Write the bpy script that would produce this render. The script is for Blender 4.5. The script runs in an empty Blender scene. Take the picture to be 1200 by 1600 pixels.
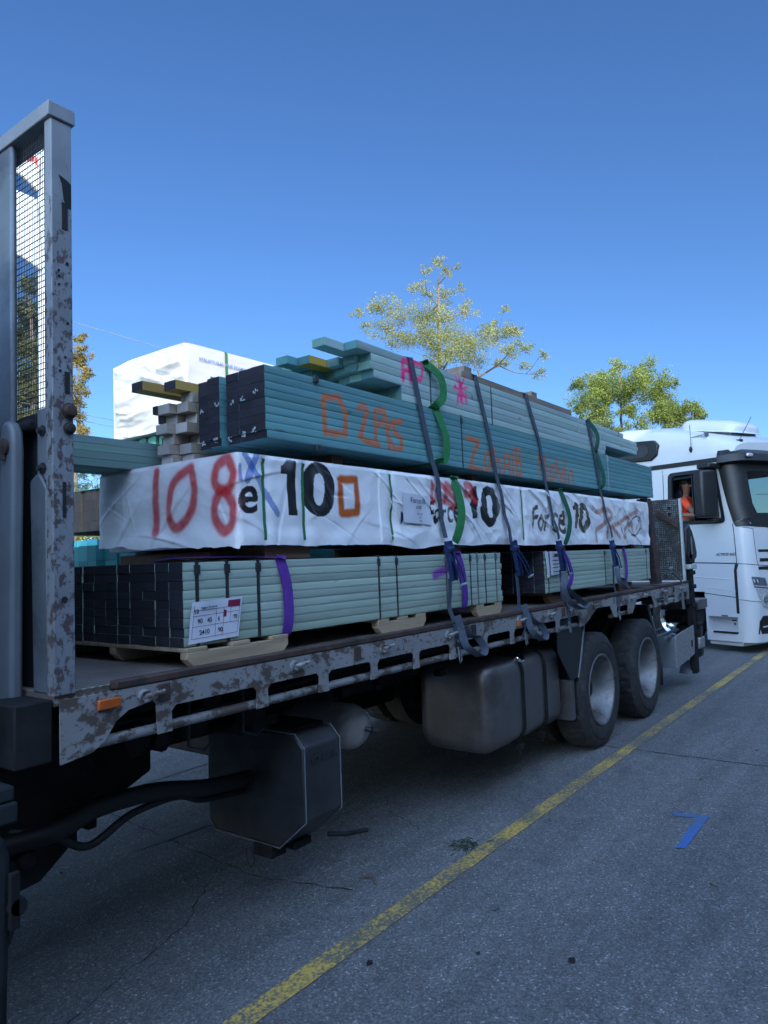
import bpy, bmesh, math, random
import numpy as np
from mathutils import Vector, Matrix
S = bpy.context.scene
rad = math.radians
# ---------------------------------------------------------------- camera
cd = bpy.data.cameras.new('camera'); cam = bpy.data.objects.new('camera', cd)
S.collection.objects.link(cam); S.camera = cam
cd.sensor_fit = 'VERTICAL'; cd.sensor_height = 24.0; cd.lens = 16.8
cd.clip_start = 0.05; cd.clip_end = 2000
cam.matrix_world = Matrix([[0.5997172, -0.0306998, -0.7996229, 0], [-0.7993637, -0.0689839, -0.5968743, 0], [-0.0368372, 0.9971453, -0.0659112, 1.68], [0, 0, 0, 1]])
S.render.resolution_x = 768; S.render.resolution_y = 1024
# ---------------------------------------------------------------- world, sun, exposure
SUN_EL = rad(24.9); SUN_AZ = math.atan2(-0.6, -0.8)
w = bpy.data.worlds.new('World'); S.world = w; w.use_nodes = True
nt = w.node_tree; nt.nodes.clear()
sky = nt.nodes.new('ShaderNodeTexSky'); sky.sky_type = 'NISHITA'; sky.sun_disc = False
sky.sun_elevation = SUN_EL; sky.sun_rotation = SUN_AZ; sky.altitude = 0; sky.air_density = 1.0; sky.dust_density = 0.1; sky.ozone_density = 2.2
bg = nt.nodes.new('ShaderNodeBackground'); bg.inputs[1].default_value = 0.15
wo = nt.nodes.new('ShaderNodeOutputWorld')
# the half of the sky round the (low) sun is brighter and paler than the deep blue half opposite it
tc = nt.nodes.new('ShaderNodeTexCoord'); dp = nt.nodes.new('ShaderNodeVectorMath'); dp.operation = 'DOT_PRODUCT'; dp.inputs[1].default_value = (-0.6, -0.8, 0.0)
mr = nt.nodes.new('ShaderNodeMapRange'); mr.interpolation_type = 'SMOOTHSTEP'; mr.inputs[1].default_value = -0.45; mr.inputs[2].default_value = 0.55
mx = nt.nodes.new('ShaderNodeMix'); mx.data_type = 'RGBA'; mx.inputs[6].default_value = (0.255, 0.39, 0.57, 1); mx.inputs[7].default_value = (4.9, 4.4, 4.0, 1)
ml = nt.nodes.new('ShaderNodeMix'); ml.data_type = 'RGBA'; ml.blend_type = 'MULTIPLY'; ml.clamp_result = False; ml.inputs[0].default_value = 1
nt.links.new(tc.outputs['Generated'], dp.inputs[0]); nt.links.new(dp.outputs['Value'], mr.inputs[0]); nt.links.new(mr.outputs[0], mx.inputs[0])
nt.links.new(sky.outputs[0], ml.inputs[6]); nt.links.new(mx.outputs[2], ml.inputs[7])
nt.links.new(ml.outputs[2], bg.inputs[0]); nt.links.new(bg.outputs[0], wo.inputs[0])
sl = bpy.data.lights.new('sun', 'SUN'); sl.energy = 2.1; sl.angle = rad(0.5); sl.color = (1.0, 0.9, 0.76)
so = bpy.data.objects.new('sun', sl); S.collection.objects.link(so)
so.rotation_euler = Vector((0.6*math.cos(SUN_EL), 0.8*math.cos(SUN_EL), -math.sin(SUN_EL))).to_track_quat('-Z', 'Y').to_euler()
S.view_settings.view_transform = 'Standard'; S.view_settings.look = 'None'; S.view_settings.gamma = 1
S.view_settings.exposure = 1.1
S.render.engine = 'CYCLES'
try:
    S.cycles.max_bounces = 8; S.cycles.diffuse_bounces = 4; S.cycles.transparent_max_bounces = 12
except Exception: pass
random.seed(7); RNG = np.random.RandomState(11)
# ---------------------------------------------------------------- numpy noise
_perm = RNG.rand(256, 256)
def vnoise(x, y):
    x = np.asarray(x, float); y = np.asarray(y, float)
    xi = np.floor(x).astype(int); yi = np.floor(y).astype(int); xf = x-xi; yf = y-yi
    xf = xf*xf*(3-2*xf); yf = yf*yf*(3-2*yf)
    a = _perm[xi % 256, yi % 256]; b = _perm[(xi+1) % 256, yi % 256]
    c = _perm[xi % 256, (yi+1) % 256]; d = _perm[(xi+1) % 256, (yi+1) % 256]
    return (a*(1-xf)+b*xf)*(1-yf)+(c*(1-xf)+d*xf)*yf
def fbm(x, y, o=4):
    s = 0; a = 0.5; t = 0
    for i in range(o):
        s = s+a*vnoise(x*2**i+17.3*i, y*2**i+5.1*i); t += a; a *= 0.5
    return s/t
def smooth2(pts, n=7):
    P = np.array(pts, float); out = []
    for i in range(len(P)-1):
        p0 = P[max(i-1,0)] if i or np.hypot(*(P[0]-P[-1])) > 1e-6 else P[-2]; p1 = P[i]; p2 = P[i+1]; p3 = P[i+2] if i+2 < len(P) else (P[1] if np.hypot(*(P[0]-P[-1])) < 1e-6 else P[-1])
        for k in range(n):
            t = k/n; out.append(tuple(0.5*((2*p1)+(p2-p0)*t+(2*p0-5*p1+4*p2-p3)*t*t+(3*p1-p0-3*p2+p3)*t**3)))
    out.append(tuple(P[-1])); return out
def sstep(a, b, x):
    t = np.clip((x-a)/(b-a), 0, 1); return t*t*(3-2*t)
def segdist(px, py, pts):
    d = np.full(np.shape(px), 1e9)
    for (ax, ay), (bx, by) in zip(pts[:-1], pts[1:]):
        vx, vy = bx-ax, by-ay; L = vx*vx+vy*vy+1e-12
        t = np.clip(((px-ax)*vx+(py-ay)*vy)/L, 0, 1)
        d = np.minimum(d, np.hypot(px-ax-t*vx, py-ay-t*vy))
    return d
_gc = {}
def glyph_tris(s, bold):
    k = (s, bold)
    if k not in _gc:
        cu = bpy.data.curves.new('t', 'FONT'); cu.body = s; cu.size = 1; cu.offset = bold
        o = bpy.data.objects.new('t', cu); S.collection.objects.link(o)
        dg = bpy.context.evaluated_depsgraph_get(); m = o.evaluated_get(dg).to_mesh()
        m.calc_loop_triangles()
        v = np.array([p.co[:2] for p in m.vertices]); t = np.array([p.vertices[:] for p in m.loop_triangles])
        v -= v.min(0); v /= np.maximum(v.max(0), 1e-6)
        o.evaluated_get(dg).to_mesh_clear()
        bpy.data.objects.remove(o); bpy.data.curves.remove(cu)
        _gc[k] = v[t]
    return _gc[k]
def glyph_mask(s, box, u, z, bold=0.03, slant=0.0):
    T = glyph_tris(s, bold); x0, y0, x1, y1 = box
    py = (z-y0)/(y1-y0); px = (u-x0)/(x1-x0)-slant*(py-0.5)
    m = np.zeros(px.shape, bool)
    sel = np.where((px > -.02) & (px < 1.02) & (py > -.02) & (py < 1.02))[0]
    if len(sel) == 0: return m.astype(float)
    if s == '1':
        qx = px[sel]; qy = py[sel]; m[sel] = ((qx > .40) & (qx < .93) & (qy > 0) & (qy < 1)) | ((qx > .02) & (qx <= .41) & (qy > .74) & (qy < .86+.35*qx)); return m.astype(float)
    qx = px[sel]; qy = py[sel]; r = np.zeros(len(sel), bool)
    for a, b, c in T:
        d = (b[0]-a[0])*(c[1]-a[1])-(c[0]-a[0])*(b[1]-a[1])
        if abs(d) < 1e-9: continue
        w1 = ((qx-a[0])*(c[1]-a[1])-(c[0]-a[0])*(qy-a[1]))/d
        w2 = ((b[0]-a[0])*(qy-a[1])-(qx-a[0])*(b[1]-a[1]))/d
        r |= (w1 >= 0) & (w2 >= 0) & (w1+w2 <= 1)
    m[sel] = r
    return m.astype(float)
# ---------------------------------------------------------------- materials
def new_mat(name):
    m = bpy.data.materials.new(name); m.use_nodes = True
    nt = m.node_tree; b = nt.nodes['Principled BSDF']
    return m, nt, b
def N(nt, t, **k):
    n = nt.nodes.new(t)
    for a, v in k.items(): setattr(n, a, v)
    return n
def coords(nt, scale=(1,1,1), gen='Object'):
    tc = N(nt, 'ShaderNodeTexCoord'); mp = N(nt, 'ShaderNodeMapping'); mp.inputs['Scale'].default_value = scale
    nt.links.new(tc.outputs[gen], mp.inputs[0]); return mp.outputs[0]
def noise(nt, vec, scale, detail=4, rough=0.55):
    n = N(nt, 'ShaderNodeTexNoise'); n.inputs['Scale'].default_value = scale; n.inputs['Detail'].default_value = detail
    n.inputs['Roughness'].default_value = rough; nt.links.new(vec, n.inputs['Vector']); return n.outputs[0]
def ramp(nt, fac, stops):
    r = N(nt, 'ShaderNodeValToRGB'); e = r.color_ramp.elements
    while len(e) < len(stops): e.new(0.5)
    for i, (p, c) in enumerate(stops):
        e[i].position = p; e[i].color = (c if len(c) == 4 else (*c, 1)) if not isinstance(c, (int, float)) else (c, c, c, 1)
    nt.links.new(fac, r.inputs[0]); return r.outputs[0]
def mixc(nt, fac, a, b, mode='MIX'):
    m = N(nt, 'ShaderNodeMix', data_type='RGBA', blend_type=mode)
    if isinstance(fac, (int, float)): m.inputs[0].default_value = fac
    else: nt.links.new(fac, m.inputs[0])
    for i, x in ((6, a), (7, b)):
        if isinstance(x, tuple): m.inputs[i].default_value = (*x, 1)
        else: nt.links.new(x, m.inputs[i])
    return m.outputs[2]
def bump(nt, b, h, strength=0.3, dist=0.01):
    n = N(nt, 'ShaderNodeBump'); n.inputs['Strength'].default_value = strength; n.inputs['Distance'].default_value = dist
    nt.links.new(h, n.inputs['Height']); nt.links.new(n.outputs[0], b.inputs['Normal'])
def mat_basic(name, c, rough=0.5, metal=0.0, var=0.25, scale=6, bmp=0.1, bscale=60, stretch=(1,1,1), dirt=None, dirt_amt=0.5, spec=0.5):
    m, nt, b = new_mat(name); v = coords(nt, stretch)
    n = noise(nt, v, scale, 6, 0.6)
    col = mixc(nt, ramp(nt, n, [(0.3, 0.0), (0.7, 1.0)]), tuple(x*(1-var) for x in c), tuple(min(1, x*(1+var)) for x in c))
    if dirt:
        n2 = noise(nt, v, scale*0.45, 8, 0.7)
        col = mixc(nt, ramp(nt, n2, [(dirt_amt-0.05, 0.0), (dirt_amt+0.09, 1.0)]), col, dirt)
    nt.links.new(col, b.inputs['Base Color'])
    b.inputs['Roughness'].default_value = rough; b.inputs['Metallic'].default_value = metal; b.inputs['Specular IOR Level'].default_value = spec
    if bmp: bump(nt, b, noise(nt, v, bscale, 3), bmp, 0.004)
    return m
def mat_chipped(name, paint, under, amt=0.5, scale=9, rough=0.5, stretch=(1,1,1), zlo=None, zhi=None, amt2=None, rust=(0.10,0.045,0.025), spots=0.62):
    """worn paint: flakes of under-colour, small rust spots; amount may change with height (real wear near the deck)"""
    m, nt, b = new_mat(name); v = coords(nt, stretch)
    n = noise(nt, v, scale, 10, 0.68)
    if zlo is not None:
        sx = N(nt, 'ShaderNodeSeparateXYZ'); nt.links.new(coords(nt), sx.inputs[0])
        mr = N(nt, 'ShaderNodeMapRange'); mr.inputs[1].default_value = zlo; mr.inputs[2].default_value = zhi
        mr.inputs[3].default_value = amt2-amt; mr.inputs[4].default_value = 0.0
        nt.links.new(sx.outputs[2], mr.inputs[0])
        ad = N(nt, 'ShaderNodeMath', operation='SUBTRACT'); nt.links.new(n, ad.inputs[0]); nt.links.new(mr.outputs[0], ad.inputs[1]); n = ad.outputs[0]
    mask = ramp(nt, n, [(amt-0.022, 0.0), (amt+0.022, 1.0)])
    n2 = noise(nt, v, scale*0.35, 5, 0.6)
    pc = mixc(nt, ramp(nt, n2, [(0.3, 0.0), (0.75, 1.0)]), tuple(x*0.72 for x in paint), paint)
    n3 = noise(nt, v, scale*4.5, 4, 0.6)
    uc = mixc(nt, ramp(nt, n3, [(0.35, 0.0), (0.7, 1.0)]), under, rust)
    vo = N(nt, 'ShaderNodeTexVoronoi'); vo.inputs['Scale'].default_value = scale*3.0; nt.links.new(v, vo.inputs['Vector'])
    sp = ramp(nt, noise(nt, v, scale*5, 3, 0.5), [(spots, 0.0), (spots+0.05, 1.0)])
    pc = mixc(nt, sp, pc, tuple(x*1.3 for x in rust))
    col = mixc(nt, mask, uc, pc)
    nt.links.new(col, b.inputs['Base Color']); b.inputs['Roughness'].default_value = rough
    bump(nt, b, mask, 0.35, 0.003)
    return m
def mat_attr(name, rough=0.7, streak=(1.5, 60, 60), var=0.16, bmp=0.15, spec=0.3, sheen=0.0, fine=True):
    m, nt, b = new_mat(name)
    a = N(nt, 'ShaderNodeAttribute', attribute_name='paint'); v = coords(nt, streak)
    n = noise(nt, v, 1.0, 6, 0.65)
    g = ramp(nt, n, [(0.2, 1-var), (0.8, 1+var*0.6)])
    col = mixc(nt, 1.0, a.outputs['Color'], g, 'MULTIPLY')
    nt.links.new(col, b.inputs['Base Color']); b.inputs['Roughness'].default_value = rough; b.inputs['Specular IOR Level'].default_value = spec
    bump(nt, b, n, bmp, 0.003)
    return m
def mat_glass(name, c=(0.02,0.03,0.035), rough=0.03, alpha=1.0):
    m, nt, b = new_mat(name); b.inputs['Base Color'].default_value = (*c, 1)
    b.inputs['Roughness'].default_value = rough; b.inputs['Specular IOR Level'].default_value = 0.8
    if alpha < 1:
        tr = N(nt, 'ShaderNodeBsdfTransparent'); tr.inputs[0].default_value = (0.75, 0.85, 0.85, 1); mx = N(nt, 'ShaderNodeMixShader'); mx.inputs[0].default_value = alpha
        out = [n for n in nt.nodes if n.type == 'OUTPUT_MATERIAL'][0]
        nt.links.new(tr.outputs[0], mx.inputs[1]); nt.links.new(b.outputs[0], mx.inputs[2]); nt.links.new(mx.outputs[0], out.inputs[0])
    return m
M = {}
M['ground'] = None
M['rail'] = mat_chipped('worn_white_rail', (0.27,0.27,0.272), (0.075,0.064,0.058), amt=0.462, scale=8.5, stretch=(.9,1,1.2), rust=(0.10,0.065,0.05), spots=0.60)
M['rail_grey'] = mat_chipped('worn_grey_paint', (0.23,0.25,0.275), (0.095,0.082,0.085), amt=0.30, scale=20, zlo=1.5, zhi=2.0, amt2=0.47, stretch=(1.5,1.5,1), rust=(0.05,0.03,0.03), spots=0.68)
M['gal'] = mat_basic('galvanised_panel', (0.135,0.155,0.175), 0.5, 0.35, 0.22, 5, 0.08, 40, dirt=(0.06,0.065,0.075), dirt_amt=0.56)
M['panel'] = mat_basic('grey_painted_plate', (0.15,0.17,0.19), 0.5, 0.1, 0.2, 3, 0.06, 30, dirt=(0.12,0.10,0.09), dirt_amt=0.63)
M['black'] = mat_basic('grimy_black_steel', (0.014,0.014,0.015), 0.8, 0.0, 0.5, 9, 0.3, 50, spec=0.2)
M['blackplastic'] = mat_basic('black_plastic', (0.012,0.013,0.015), 0.45, 0.0, 0.2, 5, 0.05, 90)
M['rubber'] = mat_basic('tyre_rubber', (0.024,0.024,0.025), 0.85, 0.0, 0.35, 14, 0.25, 90, dirt=(0.06,0.055,0.05), dirt_amt=0.6)
M['tank'] = mat_basic('dull_tank_alloy', (0.15,0.14,0.14), 0.33, 0.6, 0.2, 2.0, 0.06, 26, dirt=(0.09,0.075,0.07), dirt_amt=0.58)
M['box'] = mat_basic('battery_box_alloy', (0.055,0.055,0.06), 0.45, 0.5, 0.3, 5, 0.06, 40, dirt=(0.03,0.03,0.03), dirt_amt=0.6)
M['airtank'] = mat_basic('airtank_grey', (0.34,0.31,0.30), 0.5, 0.2, 0.2, 8, 0.1, 60)
M['rim'] = mat_basic('steel_rim', (0.20,0.205,0.21), 0.45, 0.35, 0.3, 6, 0.1, 50, dirt=(0.07,0.05,0.04), dirt_amt=0.53)
M['chrome'] = mat_basic('polished_alloy', (0.8,0.8,0.8), 0.12, 1.0, 0.05, 5, 0)
M['alu'] = mat_basic('scratched_aluminium', (0.34,0.34,0.34), 0.45, 0.5, 0.25, 14, 0.1, 60, stretch=(1,1,3))
M['deck'] = None
M['darkpaint'] = mat_basic('dark_grey_paint', (0.02,0.025,0.028), 0.8, 0, 0.3, 6, 0.1, 40, dirt=(0.012,0.012,0.013), dirt_amt=0.6, spec=0.12)
M['rust'] = mat_basic('rusty_steel', (0.06,0.035,0.028), 0.8, 0.1, 0.4, 12, 0.3, 70, dirt=(0.02,0.018,0.018), dirt_amt=0.55)
M['cab'] = mat_basic('white_truck_paint', (0.58,0.595,0.61), 0.25, 0.0, 0.03, 2, 0, spec=0.6)
M['darkglass'] = mat_glass('dark_glass'); M['glass'] = mat_glass('windscreen_glass', (0.01,0.012,0.014), 0.02, 0.35)
M['lamp'] = mat_basic('clear_lamp', (0.7,0.72,0.75), 0.08, 0.6, 0.3, 30, 0.5, 40)
M['orange'] = mat_basic('amber_reflector', (0.42,0.09,0.015), 0.3, 0.0, 0.15, 20, 0.2, 120)
M['web'] = mat_basic('grey_webbing', (0.05,0.065,0.095), 0.8, 0, 0.2, 40, 0.4, 300, dirt=(0.10,0.11,0.12), dirt_amt=0.62)
M['ratchet'] = mat_basic('blue_ratchet', (0.012,0.028,0.10), 0.4, 0.3, 0.3, 30, 0.1, 90)
M['green'] = mat_basic('green_sling', (0.012,0.15,0.045), 0.75, 0, 0.25, 30, 0.4, 250)
M['dgreen'] = mat_basic('dark_green_sling', (0.01,0.085,0.05), 0.75, 0, 0.25, 30, 0.4, 250)
M['purple'] = mat_basic('purple_sling', (0.085,0.02,0.24), 0.75, 0, 0.2, 30, 0.4, 250)
M['band'] = mat_basic('steel_band', (0.05,0.055,0.06), 0.45, 0.5, 0.3, 20, 0)
M['gband'] = mat_basic('green_band', (0.03,0.16,0.06), 0.5, 0, 0.2, 20, 0)
M['wband'] = mat_basic('pale_band', (0.45,0.48,0.47), 0.5, 0, 0.15, 20, 0)
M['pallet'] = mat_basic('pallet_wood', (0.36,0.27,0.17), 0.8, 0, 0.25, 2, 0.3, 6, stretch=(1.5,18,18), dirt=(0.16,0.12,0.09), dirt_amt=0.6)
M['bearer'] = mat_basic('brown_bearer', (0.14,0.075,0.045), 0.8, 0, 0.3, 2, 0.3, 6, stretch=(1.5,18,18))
M['greywood'] = mat_basic('weathered_plank', (0.20,0.155,0.12), 0.8, 0, 0.3, 2, 0.3, 6, stretch=(1.5,20,20))
M['wood'] = mat_attr('painted_timber'); M['cloth'] = mat_attr('wrap_film', 0.30, (9,9,9), 0.05, 0.12, 0.55)
M['mesh'] = mat_basic('mesh_wire', (0.04,0.045,0.05), 0.6, 0.3, 0.2, 10, 0)
M['hose'] = mat_basic('black_hose', (0.008,0.008,0.009), 0.6, 0, 0.2, 10, 0.1)
M['paper'] = mat_basic('label_paper', (0.62,0.63,0.70), 0.35, 0, 0.05, 9, 0.2, 18)
M['ink'] = mat_basic('ink', (0.03,0.03,0.05), 0.6, 0, 0.1, 9, 0); M['maroon'] = mat_basic('maroon_ink', (0.20,0.012,0.05), 0.5, 0, 0.1, 9, 0)
M['plastic'] = mat_glass('clear_film', (0.6,0.65,0.75), 0.15, 0.35)
M['skin'] = mat_basic('skin', (0.22,0.11,0.07), 0.55, 0, 0.1, 30, 0.05); M['hivis'] = mat_basic('hivis_orange', (0.85,0.07,0.02), 0.7, 0, 0.08, 20, 0.3, 60)
M['navy'] = mat_basic('navy_cloth', (0.015,0.02,0.05), 0.8, 0, 0.2, 20, 0.2); M['hair'] = mat_basic('dark_hair', (0.012,0.010,0.009), 0.8, 0, 0.2, 40, 0.3)
M['interior'] = mat_basic('cab_interior', (0.012,0.012,0.014), 0.8, 0, 0.3, 5, 0.05)
M['headliner'] = mat_basic('light_cab_lining', (0.10,0.10,0.10), 0.9, 0, 0.1, 5, 0)
M['bark'] = mat_basic('bark', (0.13,0.105,0.08), 0.9, 0, 0.3, 4, 0.4, 20, stretch=(4,4,1))
M['shed'] = mat_basic('shed_wall_sheeting', (0.42,0.43,0.42), 0.6, 0, 0.06, 1, 0)
M['signwhite'] = mat_basic('white_sign_face', (0.78,0.78,0.76), 0.4, 0, 0.04, 2, 0); M['signred'] = mat_basic('red_sign_lettering', (0.55,0.03,0.03), 0.5, 0, 0.05, 2, 0)
M['bluetext'] = mat_basic('faded_blue_print', (0.18,0.26,0.5), 0.5, 0, 0.1, 9, 0)
M['wire'] = mat_basic('cable', (0.16,0.18,0.2), 0.5, 0, 0.1, 2, 0)
def mat_ground():
    m, nt, b = new_mat('asphalt'); v = coords(nt)
    vo = N(nt, 'ShaderNodeTexVoronoi'); vo.inputs['Scale'].default_value = 125; nt.links.new(v, vo.inputs['Vector'])
    sx = N(nt, 'ShaderNodeSeparateColor'); nt.links.new(vo.outputs['Color'], sx.inputs[0])
    st = ramp(nt, sx.outputs[0], [(0.0, 0.09), (0.45, 0.14), (0.86, 0.185), (0.97, 0.26), (1.0, 0.42)])
    big = noise(nt, v, 0.6, 6, 0.6); col = mixc(nt, 1.0, st, ramp(nt, big, [(0.25, (0.72,0.72,0.74)), (0.75, (1.12,1.12,1.12))]), 'MULTIPLY')
    med = noise(nt, v, 7, 6, 0.7); col = mixc(nt, 1.0, col, ramp(nt, med, [(0.3, (0.82,0.82,0.82)), (0.7, (1.12,1.12,1.12))]), 'MULTIPLY')
    tl = noise(nt, coords(nt, (0.10, 2.2, 1)), 1.6, 4, 0.6); col = mixc(nt, 1.0, col, ramp(nt, tl, [(0.32, (0.78,0.78,0.79)), (0.62, (1.06,1.06,1.06))]), 'MULTIPLY')
    # old oil stains with their own outlines
    oi = noise(nt, coords(nt, (0.5, 1.3, 1)), 1.3, 5, 0.6)
    col = mixc(nt, ramp(nt, oi, [(0.60, 0.0), (0.74, 0.6)]), col, (0.05,0.047,0.045))
    nt.links.new(col, b.inputs['Base Color'])
    b.inputs['Roughness'].default_value = 0.75; b.inputs['Specular IOR Level'].default_value = 0.35
    h = mixc(nt, 0.4, vo.outputs['Distance'], noise(nt, v, 160, 3))
    bump(nt, b, h, 0.7, 0.004)
    return m
M['ground'] = mat_ground()
def mat_marking(name, c, wear=0.5, mixto=(0.06,0.06,0.06)):
    m, nt, b = new_mat(name); v = coords(nt)
    n = noise(nt, v, 55, 5, 0.8); n2 = noise(nt, v, 2.2, 5, 0.7)
    ad = N(nt, 'ShaderNodeMath', operation='MULTIPLY_ADD'); nt.links.new(n2, ad.inputs[0]); ad.inputs[1].default_value = 0.6; nt.links.new(n, ad.inputs[2])
    f = ramp(nt, ad.outputs[0], [(wear+0.28, 0.0), (wear+0.42, 1.0)])
    col = mixc(nt, f, c, mixto); nt.links.new(col, b.inputs['Base Color']); b.inputs['Roughness'].default_value = 0.7
    bump(nt, b, n, 0.4, 0.003); return m
M['yellow'] = mat_marking('yellow_line_paint', (0.56,0.37,0.07), 0.42, (0.11,0.11,0.10)); M['bluepaint'] = mat_marking('blue_mark_paint', (0.03,0.13,0.44), 0.40, (0.08,0.12,0.2))
M['joint'] = mat_basic('dark_joint', (0.012,0.012,0.013), 0.9, 0, 0.3, 20, 0)
M['faintblue'] = mat_marking('faint_blue_paint', (0.06,0.14,0.36), 0.22, (0.11,0.115,0.12)); M['faintwhite'] = mat_marking('faint_white_paint', (0.4,0.42,0.45), 0.3, (0.11,0.11,0.11))
def mat_deck():
    m, nt, b = new_mat('checker_plate_deck'); v = coords(nt)
    r = N(nt, 'ShaderNodeMapping'); r.inputs['Rotation'].default_value = (0,0,rad(45)); nt.links.new(v, r.inputs[0])
    ck = N(nt, 'ShaderNodeTexVoronoi', feature='F1', distance='MANHATTAN'); ck.inputs['Scale'].default_value = 32; ck.inputs['Randomness'].default_value = 0.0; nt.links.new(v, ck.inputs['Vector'])
    f = ramp(nt, ck.outputs['Distance'], [(0.25, 1.0), (0.5, 0.0)])
    n = noise(nt, v, 3, 6, 0.6)
    base = mixc(nt, ramp(nt, n, [(0.35, 0.0), (0.7, 1.0)]), (0.10,0.08,0.07), (0.24,0.20,0.18))
    col = mixc(nt, f, base, (0.28,0.24,0.21)); nt.links.new(col, b.inputs['Base Color'])
    b.inputs['Roughness'].default_value = 0.5; b.inputs['Metallic'].default_value = 0.2; bump(nt, b, f, 0.6, 0.004); return m
M['deck'] = mat_deck()
def mat_tread():
    m, nt, b = new_mat('worn_checker_ramp'); v = coords(nt)
    ck = N(nt, 'ShaderNodeTexVoronoi', feature='F1'); ck.inputs['Scale'].default_value = 44; ck.inputs['Randomness'].default_value = 0.25; nt.links.new(v, ck.inputs['Vector'])
    f = ramp(nt, ck.outputs['Distance'], [(0.33, 1.0), (0.48, 0.0)])
    n = noise(nt, v, 4, 6, 0.7)
    hi = mixc(nt, ramp(nt, n, [(0.40, 0.0), (0.60, 1.0)]), (0.02,0.02,0.02), (0.20,0.21,0.20))
    col = mixc(nt, f, (0.022,0.022,0.022), hi); nt.links.new(col, b.inputs['Base Color']); b.inputs['Roughness'].default_value = 0.55
    bump(nt, b, f, 0.7, 0.005); return m
M['tread'] = mat_tread()
def mat_leaf(name, a, c2, trans=0.38):
    m, nt, b = new_mat(name)
    at = N(nt, 'ShaderNodeAttribute', attribute_name='tone'); sx = N(nt, 'ShaderNodeSeparateColor'); nt.links.new(at.outputs['Color'], sx.inputs[0])
    col = mixc(nt, sx.outputs[0], a, c2); nt.links.new(col, b.inputs['Base Color']); b.inputs['Roughness'].default_value = 0.55
    tl = N(nt, 'ShaderNodeBsdfTranslucent'); nt.links.new(col, tl.inputs[0]); mx = N(nt, 'ShaderNodeMixShader'); mx.inputs[0].default_value = trans
    out = [n for n in nt.nodes if n.type == 'OUTPUT_MATERIAL'][0]
    nt.links.new(b.outputs[0], mx.inputs[1]); nt.links.new(tl.outputs[0], mx.inputs[2]); nt.links.new(mx.outputs[0], out.inputs[0]); return m
M['leaf_pale'] = mat_leaf('pale_leaf', (0.12,0.14,0.035), (0.33,0.32,0.09)); M['leaf_green'] = mat_leaf('green_leaf', (0.09,0.135,0.022), (0.28,0.31,0.055))
M['leaf_dark'] = mat_leaf('dark_leaf', (0.05,0.075,0.025), (0.20,0.19,0.06)); M['leaf_gold'] = mat_leaf('gold_leaf', (0.10,0.09,0.02), (0.34,0.24,0.06))
M['leaf_pine'] = mat_leaf('pine_leaf', (0.06,0.10,0.05), (0.19,0.23,0.12))
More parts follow.
